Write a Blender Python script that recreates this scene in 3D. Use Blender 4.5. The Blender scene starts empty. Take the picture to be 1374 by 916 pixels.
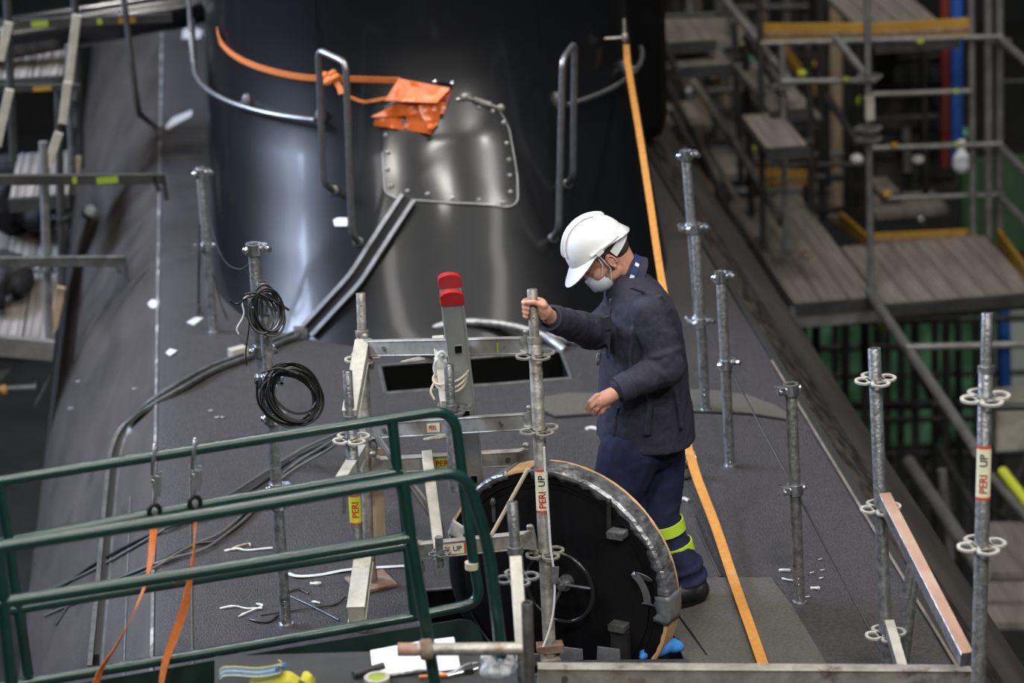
import bpy, bmesh, math, random
from mathutils import Vector, Matrix, noise
random.seed(7)
V = Vector
# ------------------------------------------------------------------ camera
CX, CY = 687., 458.
VV = (1176., 11000.); VA = (232., -843.)      # vanishing points of the plumb lines and of the hull axis
F = math.sqrt(-((VV[0]-CX)*(VA[0]-CX)+(VV[1]-CY)*(VA[1]-CY)))
Wz = -V((VV[0]-CX, VV[1]-CY, F)).normalized()
Wy = V((VA[0]-CX, VA[1]-CY, F)).normalized()
Wx = Wy.cross(Wz)
CAM = V((-1.05, 0, 4.7))
sc = bpy.context.scene
C = sc.collection
cd = bpy.data.cameras.new('camera'); cam = bpy.data.objects.new('camera', cd); C.objects.link(cam); sc.camera = cam
cd.sensor_width = 36; cd.lens = F*36/1374; cd.clip_end = 200
right = V((Wx.x, Wy.x, Wz.x)); down = V((Wx.y, Wy.y, Wz.y)); fwd = V((Wx.z, Wy.z, Wz.z))
M3 = Matrix((right, -down, -fwd)).transposed()
cam.matrix_world = Matrix.Translation(CAM) @ M3.to_4x4()
cd.dof.use_dof = True; cd.dof.focus_distance = 10.7; cd.dof.aperture_fstop = 2.0
# ------------------------------------------------------------------ world, exposure, lights
sc.view_settings.view_transform = 'Standard'; sc.view_settings.look = 'None'
sc.view_settings.gamma = 1; sc.view_settings.use_curve_mapping = False
sc.view_settings.exposure = -0.32
w = bpy.data.worlds.new('world'); sc.world = w; w.use_nodes = True
w.node_tree.nodes['Background'].inputs[0].default_value = (0.6, 0.65, 0.75, 1)
w.node_tree.nodes['Background'].inputs[1].default_value = 0.0
LAMPS = [(x, y, 13.0) for y in (-4, 4, 12) for x in (-5.5, 0.5, 6.5)]+[(-6, 19, 11.0), (-2, 24, 13.0)]  # the lower lamp far left is added for the pipe's highlight
LAMP_W = 300
def area(name, loc, target, sx, sy, power, col):
    ld = bpy.data.lights.new(name, 'AREA'); ld.shape = 'RECTANGLE'; ld.size = sx; ld.size_y = sy
    ld.energy = power; ld.color = col
    o = bpy.data.objects.new(name, ld); C.objects.link(o); o.location = loc
    o.rotation_euler = (V(target)-V(loc)).to_track_quat('-Z', 'Y').to_euler()
    return o
for L_ in LAMPS: area('high_bay_and_key_lamp', L_, (L_[0]*.3, L_[1]+(5 if L_[1] < 0 else 0), 0), 1.0, 1.0, LAMP_W*(3.4 if L_[1] < 0 else 1), (1.0, .97, .92))  # front row is driven harder and tilted, an added key for the worker
# daylight through the long roof light and the high window on the left
for x_ in (-3.4, 3.0): area('skylight_daylight', (x_, 9, 14.5), (x_*.5, 10.5, 0), 1.3, 13, 720, (1.0, 0.97, 0.94))
area('window_daylight', (-11.5, 16.5, 6.5), (0, 14.5, 0.8), 6.0, 5.0, 5200, (0.62, 0.74, 1.0))
area('rear_skylight_daylight', (5, 26, 15.5), (4, 22, 0), 4, 8, 450, (1.0, 0.92, 0.82))

# ------------------------------------------------------------------ pixel -> place helpers
def ray(px, py):
    c = (px-CX, py-CY, F)
    return V((sum(c[i]*Wx[i] for i in range(3)), sum(c[i]*Wy[i] for i in range(3)), sum(c[i]*Wz[i] for i in range(3))))
def G(px, py, z=0.):
    r = ray(px, py); return CAM + r*((z-CAM.z)/r.z)
def AY(px, py, y):
    r = ray(px, py); return CAM + r*((y-CAM.y)/r.y)
def AX(px, py, x):
    r = ray(px, py); return CAM + r*((x-CAM.x)/r.x)
HX = 0.03
def hull_z(x):
    x = abs(x-HX); R = 2.4; c = 1.85
    if x >= R: return -1.85-(x-R)*30
    a = -c+math.sqrt(R*R-x*x); k = .05
    h = max(k-abs(a-0), 0)/k
    return min(a, 0)-h*h*k*.25
def sail_par(z):
    z = max(z, -.5)
    K = [(-.5, 12.55, 1.30), (0, 13.20, 1.25), (.2, 13.38, 1.235), (.5, 13.62, 1.22), (.9, 13.90, 1.20), (1.15, 14.02, 1.19), (1.4, 14.08, 1.18), (2, 14.10, 1.165), (5, 14.15, 1.14)]
    for (z0, y0, a0), (z1, y1, a1) in zip(K, K[1:]):
        if z <= z1:
            t = (z-z0)/(z1-z0); return y0+(y1-y0)*t, a0+(a1-a0)*t
    return 14.15, 1.14
SB = 1.5
def in_sail(p):
    yn, a = sail_par(p.z)
    if p.y < yn or p.z > 5: return False
    x = (p.x-HX)/a
    b = SB
    if p.y >= yn+b: return abs(x) < 1
    return abs(x)**2.1+abs((p.y-yn-b)/b)**2.1 < 1
def march(px, py, test, t0, t1, n=1400):
    r = ray(px, py).normalized()
    prev = t0
    for i in range(n+1):
        t = t0+(t1-t0)*i/n
        if test(CAM+r*t):
            lo, hi = prev, t
            for _ in range(14):
                m = (lo+hi)/2
                if test(CAM+r*m): hi = m
                else: lo = m
            return CAM+r*hi
        prev = t
    return CAM+r*t1
def S(px, py, off=0.0):
    p = march(px, py, in_sail, 12, 20)
    return p-ray(px, py).normalized()*off
def D(px, py, off=0.0):
    p = march(px, py, lambda q: q.z < hull_z(q.x), 8, 30)
    return V((p.x, p.y, p.z+off))
def DH(px, py, h):
    p = D(px, py); return p+(CAM-p)*(h/(CAM.z-p.z))
def px_of(p):
    d = p-CAM; c = [d.x*Wx[i]+d.y*Wy[i]+d.z*Wz[i] for i in range(3)]
    return CX+F*c[0]/c[2], CY+F*c[1]/c[2]

# ------------------------------------------------------------------ materials
def mat(name, col, rough=.5, metal=0., col2=None, nscale=20, lo=.35, hi=.65, bump=0., bscale=None, coat=0., spec=.5, emit=0, stretch=None, alpha=None, trans=0., col3=None, n3=3.0):
    m = bpy.data.materials.new(name); m.use_nodes = True
    nt = m.node_tree; N = nt.nodes; L = nt.links; b = N['Principled BSDF']
    b.inputs['Roughness'].default_value = rough; b.inputs['Metallic'].default_value = metal
    b.inputs['Specular IOR Level'].default_value = spec
    b.inputs['Coat Weight'].default_value = coat; b.inputs['Coat Roughness'].default_value = .12
    b.inputs['Transmission Weight'].default_value = trans
    b.inputs['Base Color'].default_value = (*col, 1)
    tc = N.new('ShaderNodeTexCoord'); mp = N.new('ShaderNodeMapping'); L.new(tc.outputs['Object'], mp.inputs[0])
    if stretch: mp.inputs['Scale'].default_value = stretch
    out = None
    if col2:
        n = N.new('ShaderNodeTexNoise'); n.inputs['Scale'].default_value = nscale; n.inputs['Detail'].default_value = 6; n.inputs['Roughness'].default_value = .62
        L.new(mp.outputs[0], n.inputs[0])
        r = N.new('ShaderNodeValToRGB'); r.color_ramp.elements[0].position = lo; r.color_ramp.elements[1].position = hi
        r.color_ramp.elements[0].color = (*col, 1); r.color_ramp.elements[1].color = (*col2, 1)
        L.new(n.outputs[0], r.inputs[0]); out = r.outputs[0]
        if col3:
            n2 = N.new('ShaderNodeTexNoise'); n2.inputs['Scale'].default_value = n3; n2.inputs['Detail'].default_value = 8; n2.inputs['Roughness'].default_value = .7
            L.new(tc.outputs['Object'], n2.inputs[0])
            r2 = N.new('ShaderNodeValToRGB'); r2.color_ramp.elements[0].position = .58; r2.color_ramp.elements[1].position = .68
            r2.color_ramp.elements[0].color = (0, 0, 0, 1); r2.color_ramp.elements[1].color = (1, 1, 1, 1)
            L.new(n2.outputs[0], r2.inputs[0])
            mx = N.new('ShaderNodeMix'); mx.data_type = 'RGBA'; L.new(r2.outputs[0], mx.inputs[0]); L.new(out, mx.inputs[6]); mx.inputs[7].default_value = (*col3, 1)
            out = mx.outputs[2]
        L.new(out, b.inputs['Base Color'])
    if bump:
        n = N.new('ShaderNodeTexNoise'); n.inputs['Scale'].default_value = bscale or nscale; n.inputs['Detail'].default_value = 4
        L.new(mp.outputs[0], n.inputs[0])
        bp = N.new('ShaderNodeBump'); bp.inputs['Strength'].default_value = bump; bp.inputs['Distance'].default_value = .01
        L.new(n.outputs[0], bp.inputs['Height']); L.new(bp.outputs[0], b.inputs['Normal'])
    if emit:
        b.inputs['Emission Color'].default_value = (*col, 1); b.inputs['Emission Strength'].default_value = emit
    if alpha is not None: b.inputs['Alpha'].default_value = alpha
    return m
M = {}
M['rubber'] = mat('hull_rubber', (.019, .017, .018), .58, col2=(.064, .058, .060), nscale=75, lo=.3, hi=.7, bump=1.0, bscale=120, spec=.45, col3=(.022, .020, .023), n3=1.3)
M['flank'] = mat('flank_rubber', (.040, .035, .033), .36, col2=(.088, .076, .069), nscale=2.6, lo=.33, hi=.7, bump=.25, bscale=90, stretch=(1.6, .3, .8), spec=.6, col3=(.030, .027, .027), n3=1.5)
M['mat'] = mat('grip_mat', (.055, .052, .046), .85, col2=(.115, .108, .095), nscale=70, bump=.5, bscale=300, stretch=(1, 3, 1))
M['gloss'] = mat('gloss_black_paint', (.005, .0055, .007), .33, spec=.28, coat=.28, bump=.015, bscale=7)
M['gloss'].node_tree.nodes['Principled BSDF'].inputs['Coat Roughness'].default_value = .10
M['plate'] = mat('plate_black', (.014, .014, .015), .22, spec=.5, coat=.25)
M['satin'] = mat('satin_black', (.004, .004, .005), .4, spec=.3, col2=(.008, .008, .009), nscale=8)
M['hole'] = mat('hole_black', (.004, .004, .004), .9, spec=.1)
M['galv'] = mat('galvanised_steel', (.20, .205, .21), .40, .8, col2=(.44, .45, .46), nscale=40, bump=.25, bscale=80, col3=(.12, .115, .11), n3=14)
M['galvdirty'] = mat('weathered_galvanised_steel', (.22, .205, .18), .5, .6, col2=(.50, .48, .43), nscale=22, bump=.25, bscale=70, col3=(.22, .13, .07), n3=12)
M['ledger'] = mat('worn_steel', (.26, .25, .23), .5, .45, col2=(.44, .42, .38), nscale=9, bump=.12, bscale=60, col3=(.25, .23, .2), n3=7)
M['pale'] = mat('pale_timber_steel', (.36, .34, .29), .6, .15, col2=(.50, .48, .41), nscale=16, bump=.1, bscale=60, col3=(.36, .32, .25), n3=11)
M['dsteel'] = mat('dull_steel', (.10, .10, .10), .5, .7, col2=(.19, .19, .19), nscale=18, bump=.1)
M['hooksteel'] = mat('bright_zinc', (.62, .64, .68), .25, .95, col2=(.8, .82, .86), nscale=30)
M['handle'] = mat('brushed_handle_steel', (.24, .24, .245), .38, .85, col2=(.34, .34, .34), nscale=30)
M['green'] = mat('green_paint', (.003, .028, .022), .33, spec=.55, coat=.3, col2=(.005, .037, .029), nscale=12, bump=.05, bscale=40, col3=(.008, .04, .03), n3=18)
M['greenpanel'] = mat('dark_green_panel', (.006, .022, .018), .5, col2=(.009, .03, .024), nscale=7)
M['orange'] = mat('orange_webbing', (.66, .17, .035), .6, col2=(.80, .24, .05), nscale=60, bump=.3, bscale=300)
M['yorange'] = mat('yellow_orange_webbing', (.48, .20, .035), .6, col2=(.60, .27, .05), nscale=40, bump=.3, bscale=300, col3=(.5, .30, .14), n3=5)
M['pouch'] = mat('orange_tarpaulin', (.62, .12, .02), .26, col2=(.78, .17, .03), nscale=10, spec=.6, bump=.1, bscale=14)
M['red'] = mat('red_plastic', (.36, .012, .014), .35, col2=(.44, .025, .025), nscale=14)
M['alu'] = mat('ladder_aluminium', (.38, .40, .40), .45, .55, col2=(.46, .48, .47), nscale=10, col3=(.33, .34, .33), n3=6)
M['cable'] = mat('black_cable', (.006, .006, .006), .4)
M['cablegrey'] = mat('grey_cable', (.10, .10, .095), .5)
M['wire'] = mat('dark_wire', (.02, .02, .02), .5)
M['white'] = mat('white_plastic', (.75, .77, .78), .35, spec=.5, coat=.2)
M['helmet'] = mat('helmet_white', (.76, .78, .79), .28, spec=.5, coat=.3)
M['paper'] = mat('white_paper', (.80, .82, .88), .8)
M['mask'] = mat('mask_fabric', (.66, .73, .78), .85, col2=(.72, .79, .84), nscale=30)
M['skin'] = mat('skin', (.52, .25, .17), .5, col2=(.62, .32, .23), nscale=35, bump=.12, bscale=120, spec=.4)
M['beard'] = mat('stubble', (.17, .10, .075), .8, col2=(.28, .17, .13), nscale=160)
M['hair'] = mat('short_hair', (.022, .016, .013), .8, col2=(.07, .045, .035), nscale=200)
M['jacket'] = mat('jacket_cloth', (.026, .026, .042), .8, col2=(.036, .036, .056), nscale=60, bump=.15, bscale=500, spec=.25)
M['trouser'] = mat('trouser_cloth', (.012, .015, .042), .8, col2=(.018, .022, .06), nscale=30, bump=.15, bscale=400, spec=.25)
M['boot'] = mat('boot_leather', (.008, .008, .009), .5, bump=.1)
M['hivis'] = mat('hi_vis_band', (.50, .72, .04), .6, emit=0)
M['lanyard'] = mat('blue_lanyard', (.008, .03, .13), .55)
M['tape'] = mat('silver_duct_tape', (.10, .103, .108), .28, .6, col2=(.36, .37, .39), nscale=16, bump=.9, bscale=22, col3=(.09, .095, .10), n3=9, stretch=(1, 1, 2.5))
M['tapewhite'] = mat('white_tape', (.55, .55, .56), .6)
M['tapedark'] = mat('grey_tape', (.10, .105, .115), .32, col2=(.17, .175, .185), nscale=14, bump=.5, bscale=22)
M['cardboard'] = mat('cardboard', (.52, .31, .14), .8, col2=(.60, .37, .18), nscale=12)
M['stick'] = mat('pale_wood_stick', (.50, .42, .30), .7)
M['wood'] = mat('timber', (.34, .25, .16), .75, col2=(.46, .35, .23), nscale=9, stretch=(1, 1, .2), col3=(.26, .18, .11), n3=7)
M['rope'] = mat('rope', (.48, .42, .32), .85)
M['ropewhite'] = mat('white_rope', (.7, .7, .7), .85)
M['lab_yel'] = mat('label_yellow', (.50, .55, .04), .5)
M['lab_pale'] = mat('label_pale', (.66, .64, .42), .5, col2=(.74, .72, .52), nscale=40)
M['lab_red'] = mat('label_red', (.60, .05, .03), .5)
M['lab_blk'] = mat('label_black', (.03, .03, .025), .5)
M['lime'] = mat('lime_paint', (.26, .34, .03), .5)
M['bluecloth'] = mat('blue_glove', (.03, .20, .60), .6, col2=(.05, .26, .7), nscale=12)
M['blueweb'] = mat('blue_webbing', (.02, .09, .28), .6, col2=(.03, .12, .34), nscale=70)
M['yelweb'] = mat('yellow_webbing', (.40, .36, .02), .6, col2=(.52, .47, .03), nscale=50, bump=.2, bscale=200)
M['plasticbag'] = mat('clear_plastic_film', (.62, .64, .66), .2, spec=.7, trans=.55)
M['penorange'] = mat('orange_handle', (.62, .19, .02), .4)
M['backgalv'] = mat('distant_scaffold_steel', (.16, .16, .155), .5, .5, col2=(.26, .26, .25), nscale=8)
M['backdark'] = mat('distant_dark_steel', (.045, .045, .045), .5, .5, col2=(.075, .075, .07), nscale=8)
M['deckboard'] = mat('scaffold_deck_board', (.15, .13, .115), .75, col2=(.26, .23, .20), nscale=3, stretch=(7, .5, 1), col3=(.18, .14, .115), n3=2.2)
M['deckleft'] = mat('scaffold_deck_left', (.13, .115, .10), .75, col2=(.27, .24, .215), nscale=3, stretch=(11, .4, 1))
M['toe'] = mat('yellow_toe_board', (.30, .16, .012), .6, col2=(.42, .23, .03), nscale=5)
M['hallgreen'] = mat('hall_green', (.035, .11, .05), .7, col2=(.16, .42, .22), nscale=2.5)
M['halldark'] = mat('hall_dark', (.016, .018, .017), .8, col2=(.028, .03, .028), nscale=1.2)
M['hallfloor'] = mat('hall_floor', (.03, .03, .028), .7, col2=(.05, .05, .046), nscale=1.5)
M['darkboard'] = mat('dark_board', (.02, .02, .02), .8, col2=(.04, .04, .038), nscale=4, stretch=(1, 1, 6))
M['mint'] = mat('mint_sheet', (.20, .42, .30), .6)
M['bluepipe'] = mat('blue_pipe', (.02, .10, .40), .5)
M['redpipe'] = mat('dark_red_pipe', (.18, .025, .02), .5)
M['palebox'] = mat('pale_cabinet', (.42, .46, .44), .5)
M['cloth'] = mat('black_cloth', (.008, .008, .010), .85)
M['seamwhite'] = mat('seam_chalk', (.11, .105, .105), .8, col2=(.46, .44, .44), nscale=4, lo=.5, hi=.66, stretch=(1, 1, 1))
M['rust'] = mat('rusty_steel', (.16, .07, .035), .8, .3, col2=(.28, .24, .2), nscale=12, bump=.4, bscale=60)
M['rustgrey'] = mat('worn_brown_steel', (.16, .13, .11), .45, .4, col2=(.30, .26, .22), nscale=6)
M['grime'] = mat('grime', (.012, .011, .012), .45, col2=(.075, .060, .050), nscale=9, lo=.42, hi=.72, stretch=(3, .6, 1))
M['rosette'] = mat('pale_cast_steel', (.42, .40, .37), .5, .3, col2=(.56, .54, .50), nscale=30)
M['peach'] = mat('primer_steel', (.34, .19, .13), .55, .1, col2=(.42, .29, .22), nscale=6)
M['foreedge'] = mat('foreground_ledger', (.22, .20, .17), .55, .4, col2=(.36, .34, .29), nscale=14, bump=.2, bscale=50, col3=(.12, .09, .07), n3=6)
M['lamp'] = mat('lamp_glow', (1, .98, .95), .5, emit=9)
M['skylight'] = mat('skylight_glow', (.9, .95, 1), .5, emit=1.5)

# ------------------------------------------------------------------ mesh builder
def fillet(pts, rad, seg=6):
    pts = [V(p) for p in pts]; out = [pts[0]]
    for i in range(1, len(pts)-1):
        a, b, c = pts[i-1], pts[i], pts[i+1]
        d1 = (a-b); d2 = (c-b); r = min(rad, d1.length*.48, d2.length*.48)
        p1 = b+d1.normalized()*r; p2 = b+d2.normalized()*r
        for k in range(seg+1):
            t = k/seg; out.append(p1*(1-t)**2+b*2*t*(1-t)+p2*t*t)
    out.append(pts[-1]); return out
def smooth_path(pts, n=8):
    pts = [V(p) for p in pts]; out = []
    P = [pts[0]*2-pts[1]]+pts+[pts[-1]*2-pts[-2]]
    for i in range(1, len(P)-2):
        for k in range(n):
            t = k/n
            out.append(.5*((2*P[i])+(P[i+1]-P[i-1])*t+(2*P[i-1]-5*P[i]+4*P[i+1]-P[i+2])*t*t+(3*P[i]-P[i-1]-3*P[i+1]+P[i+2])*t**3))
    out.append(pts[-1]); return out
class MB:
    def __init__(s): s.bm = bmesh.new(); s.mi = 0
    def face(s, vs):
        try:
            f = s.bm.faces.new(vs); f.material_index = s.mi; return f
        except ValueError: return None
    def ringloft(s, rings, cap0=True, cap1=True, closed=True):
        vr = [[s.bm.verts.new(p) for p in r] for r in rings]; n = len(vr[0])
        for a, b in zip(vr, vr[1:]):
            for i in range(n if closed else n-1):
                s.face((a[i], a[(i+1) % n], b[(i+1) % n], b[i]))
        if cap0: s.face(vr[0][::-1])
        if cap1: s.face(vr[-1])
        return s
    def tube(s, pts, r, n=12, caps=True, loop=False):
        pts = [V(p) for p in pts]; m = len(pts); R = r if isinstance(r, (list, tuple)) else [r]*m
        T = []
        for i in range(m):
            if loop: t = pts[(i+1) % m]-pts[i-1]
            else: t = pts[min(i+1, m-1)]-pts[max(i-1, 0)]
            T.append(t.normalized() if t.length > 1e-9 else V((0, 0, 1)))
        u = T[0].orthogonal().normalized(); rings = []
        for i in range(m):
            u = (u-T[i]*u.dot(T[i])).normalized(); v = T[i].cross(u)
            rings.append([pts[i]+(u*math.cos(2*math.pi*k/n)+v*math.sin(2*math.pi*k/n))*R[i] for k in range(n)])
        if loop: rings.append(rings[0]); 
        s.ringloft(rings, caps and not loop, caps and not loop)
        return s
    def hollow(s, p0, p1, r, wall=.004, n=20):
        p0 = V(p0); p1 = V(p1); t = (p1-p0).normalized(); u = t.orthogonal().normalized(); v = t.cross(u)
        def ring(p, rr): return [p+(u*math.cos(2*math.pi*k/n)+v*math.sin(2*math.pi*k/n))*rr for k in range(n)]
        s.ringloft([ring(p0, r), ring(p1-t*.002, r), ring(p1, r-.001), ring(p1, r-wall), ring(p1-t*.12, r-wall)], True, True)
        return s
    def capsule(s, p0, p1, r0, r1=None, n=14):
        r1 = r0 if r1 is None else r1
        p0 = V(p0); p1 = V(p1); t = p1-p0
        t = t.normalized() if t.length > 1e-6 else V((0, 0, 1))
        pts = []; R = []
        for k in range(1, 6):
            a = math.pi/2*(1-k/6.0); pts.append(p0-t*r0*math.sin(a)); R.append(r0*math.cos(a))
        pts += [p0, p1]; R += [r0, r1]
        for k in range(1, 6):
            a = math.pi/2*k/6.0; pts.append(p1+t*r1*math.sin(a)); R.append(r1*math.cos(a))
        s.tube(pts, R, n); return s
    def chain(s, pr):
        for (p, r), (q, t) in zip(pr, pr[1:]): s.capsule(p, q, r, t)
        return s
    def ell(s, c, ax, n=18, m=12):
        c = V(c); ax = [V(a) for a in ax]; rings = []
        for j in range(1, m):
            th = math.pi*j/m
            rings.append([c+ax[2]*math.cos(th)+(ax[0]*math.cos(2*math.pi*k/n)+ax[1]*math.sin(2*math.pi*k/n))*math.sin(th) for k in range(n)])
        s.ringloft(rings); return s
    def beam(s, p0, p1, w, h, up=(0, 0, 1), bev=.0025):
        p0 = V(p0); p1 = V(p1); t = (p1-p0).normalized(); side = t.cross(V(up)).normalized(); u = side.cross(t)
        b = min(bev, w*.3, h*.3); prof = [(-w/2+b, -h/2), (w/2-b, -h/2), (w/2, -h/2+b), (w/2, h/2-b), (w/2-b, h/2), (-w/2+b, h/2), (-w/2, h/2-b), (-w/2, -h/2+b)]
        s.ringloft([[p+side*a+u*c for a, c in prof] for p in (p0, p1)]); return s
    def box(s, c, sx, sy, sz, rot=None, bev=.002):
        c = V(c); R = rot or Matrix.Identity(3)
        return s.beam(c-R@V((0, sy/2, 0)), c+R@V((0, sy/2, 0)), sx, sz, R@V((0, 0, 1)), bev)
    def ribbon(s, pts, wid, wdir, th=.003):
        pts = [V(p) for p in pts]; m = len(pts)
        wl = wid if isinstance(wid, (list, tuple)) else [wid]*m
        wd = wdir if isinstance(wdir, list) else [V(wdir)]*m
        rings = []
        for i, p in enumerate(pts):
            t = (pts[min(i+1, m-1)]-pts[max(i-1, 0)]).normalized(); d = V(wd[i]); d = (d-t*d.dot(t)).normalized(); nrm = t.cross(d)
            a = d*wl[i]/2; b = nrm*th/2
            rings.append([p-a-b, p+a-b, p+a+b, p-a+b])
        s.ringloft(rings); return s
    def poly(s, pts, th, nrm):
        nrm = V(nrm).normalized()*th
        a = [s.bm.verts.new(V(p)) for p in pts]; b = [s.bm.verts.new(V(p)+nrm) for p in pts]; n = len(a)
        s.face(a[::-1]); s.face(b)
        for i in range(n): s.face((a[i], a[(i+1) % n], b[(i+1) % n], b[i]))
        return s
    def build(s, name, mats, parent=None, smooth=40, mods=None, base=False):
        bm = s.bm; bmesh.ops.recalc_face_normals(bm, faces=bm.faces)
        xs = [v.co for v in bm.verts]
        lo = V((min(v.x for v in xs), min(v.y for v in xs), min(v.z for v in xs))); hi = V((max(v.x for v in xs), max(v.y for v in xs), max(v.z for v in xs)))
        c = (lo+hi)/2
        if parent is None: c.z = lo.z
        bmesh.ops.translate(bm, vec=-c, verts=bm.verts)
        me = bpy.data.meshes.new(name); bm.to_mesh(me); bm.free()
        if not isinstance(mats, (list, tuple)): mats = [mats]
        for m_ in mats: me.materials.append(m_)
        if smooth:
            for p in me.polygons: p.use_smooth = True
            if smooth < 180: me.set_sharp_from_angle(angle=math.radians(smooth))
        o = bpy.data.objects.new(name, me); C.objects.link(o)
        adopt(o, parent, c)
        return o
def world_loc(o):
    return o['_w'] if '_w' in o else (0, 0, 0)
WL = {}
def adopt(o, parent, loc):
    WL[o.name] = V(loc)
    if parent is not None:
        o.parent = parent; o.location = V(loc)-WL[parent.name]
    else: o.location = V(loc)
def tag(o, label=None, cat=None, group=None, kind=None):
    if label: o['label'] = label
    if cat: o['category'] = cat
    if group: o['group'] = group
    if kind: o['kind'] = kind
    return o
def thing(name, label, cat, loc, group=None):
    o = bpy.data.objects.new(name, None); C.objects.link(o); o.empty_display_size = .1
    adopt(o, None, V(loc)); return tag(o, label, cat, group)

# text: returns list of polygons (2D) for a string, height 1
def text_mesh(body):
    cu = bpy.data.curves.new('lettering', 'FONT'); cu.body = body; cu.size = 1; cu.align_x = 'CENTER'; cu.align_y = 'CENTER'; cu.offset = .022; cu.resolution_u = 3
    o = bpy.data.objects.new('lettering', cu); C.objects.link(o)
    dg = bpy.context.evaluated_depsgraph_get(); me = bpy.data.meshes.new_from_object(o.evaluated_get(dg))
    bpy.data.objects.remove(o); bpy.data.curves.remove(cu)
    tb_ = bmesh.new(); tb_.from_mesh(me); bpy.data.meshes.remove(me)
    bmesh.ops.triangulate(tb_, faces=tb_.faces); bmesh.ops.remove_doubles(tb_, verts=tb_.verts, dist=1e-4)
    for _ in range(3):
        le = [e for e in tb_.edges if e.calc_length() > .16]
        if le: bmesh.ops.subdivide_edges(tb_, edges=le, cuts=1); bmesh.ops.triangulate(tb_, faces=tb_.faces)
    tb_.verts.index_update(); vs = [V((v.co.x, v.co.y, 0)) for v in tb_.verts]; fs = [[v.index for v in f.verts] for f in tb_.faces]; tb_.free()
    x0 = min(v.x for v in vs); x1 = max(v.x for v in vs); y0 = min(v.y for v in vs); y1 = max(v.y for v in vs)
    vs = [V((v.x-(x0+x1)/2, v.y-(y0+y1)/2, 0)) for v in vs]
    return vs, fs, x1-x0, y1-y0
def sticker(name, parent, mapf, length, height, back, words, border=True, lab=None):
    """mapf(u,v,off)->world; words: list of (text, centre_u, height, material index)"""
    m = MB(); m.mi = 0
    nu = 16; nv = 8
    def sheet(u0, u1, v0, v1, off, mi, nu=nu, nv=nv):
        m.mi = mi
        g = [[m.bm.verts.new(mapf(u0+(u1-u0)*i/nu, v0+(v1-v0)*j/nv, off)) for j in range(nv+1)] for i in range(nu+1)]
        for i in range(nu):
            for j in range(nv): m.face((g[i][j], g[i+1][j], g[i+1][j+1], g[i][j+1]))
    sheet(-length/2, length/2, -height/2, height/2, .0006, 0)
    if border:
        b = length*.05
        sheet(-length/2, -length/2+b, -height/2, height/2, .0010, 1, 1); sheet(length/2-b, length/2, -height/2, height/2, .0010, 1, 1)
    for (t, cu_, h, mi, *ex) in words:
        vs, fs, wd, ht = text_mesh(t); k = h/ht; kx = (ex[0]/wd) if ex else k
        m.mi = mi
        bv = [m.bm.verts.new(mapf(cu_+v.x*kx, v.y*k, .0014)) for v in vs]
        for f in fs: m.face([bv[i] for i in f])
    bmesh.ops.recalc_face_normals(m.bm, faces=m.bm.faces)
    o = m.build(name, [back, M['lab_red'], M['lab_blk'], M['red']], parent, smooth=0)
    return o
def flat_map(c, U, Vv):
    c = V(c); U = V(U).normalized(); Vv = V(Vv).normalized(); n = U.cross(Vv)
    if n.dot(CAM-c) < 0: n = -n
    return lambda u, v, off: c+U*u+Vv*v+n*off
def tube_map(c, axis, R):
    c = V(c); ax = V(axis).normalized(); to = CAM-c; to = (to-ax*to.dot(ax)).normalized(); side = to.cross(ax)  # v direction
    # u along axis (up), v around
    return lambda u, v, off: c+ax*u+(to*math.cos(v/R)+side*math.sin(v/R))*(R+off)

# ------------------------------------------------------------------ the hall
def struct(name, mb, m, **k):
    o = mb.build(name, m, None, **k); o['kind'] = 'structure'; return o
X0, X1, Y0, Y1, Z0, Z1 = -12, 14, -6, 46, -6.5, 16
struct('floor', MB().box((1, 20, Z0-.1), 26.4, 52.4, .2), M['hallfloor'])
struct('wall_left', MB().box((X0-.1, 20, 4.75), .2, 52, 22.5), M['halldark'])
struct('wall_right', MB().box((X1+.1, 20, 4.75), .2, 52, 22.5), M['halldark'])
struct('wall_back', MB().box((1, Y1+.1, 4.75), 26.4, .2, 22.5), M['halldark'])
struct('wall_front', MB().box((1, Y0-.1, 4.75), 26.4, .2, 22.5), M['halldark'])
struct('ceiling', MB().box((1, 20, Z1+.1), 26.4, 52.4, .2), M['halldark'])
struct('window_1', MB().box((X0+.02, 16.5, 6.5), .05, 5.2, 3.2), M['skylight'])

# ------------------------------------------------------------------ the submarine
sub = thing('submarine', 'black submarine under construction, its matt deck and glossy sail filling the middle', 'submarine', (HX, 14, -4.2))
# hull skin with real openings
OP = [(-.42, .49, 12.62, 13.02), (-.47, .50, 9.45, 10.30)]
xs = sorted(set([-.42, .49, -.47, .50]+[i*.1 for i in range(-15, 16)]+[HX+s*v for s in (-1, 1) for v in [1.52+.04*k for k in range(0, 22)]+[2.38, 2.398]]))
xs = [x for i, x in enumerate(xs) if i == 0 or x-xs[i-1] > .012 or x in (-.42, .49, -.47, .50)]
ys = [4, 6, 8, 9.45, 9.8, 10.30, 11, 12, 12.62, 13.02, 14, 16, 18, 20, 22, 25, 28, 32, 38]
m = MB(); grid = {}
def prof(x): return V((x, 0, hull_z(x)))
P2 = [prof(x) for x in xs]
P2 = [V((HX-2.40, 0, -2.6)), V((HX-2.3, 0, -3.4)), V((HX-2.0, 0, -4.0)), V((HX-1.2, 0, -4.2))][::-1]+P2+[V((HX+2.40, 0, -2.6)), V((HX+2.3, 0, -3.4)), V((HX+2.0, 0, -4.0)), V((HX+1.2, 0, -4.2))]
for j, y in enumerate(ys):
    sc_ = 1
    for i, p in enumerate(P2): grid[i, j] = m.bm.verts.new((p.x, y, p.z))
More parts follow.
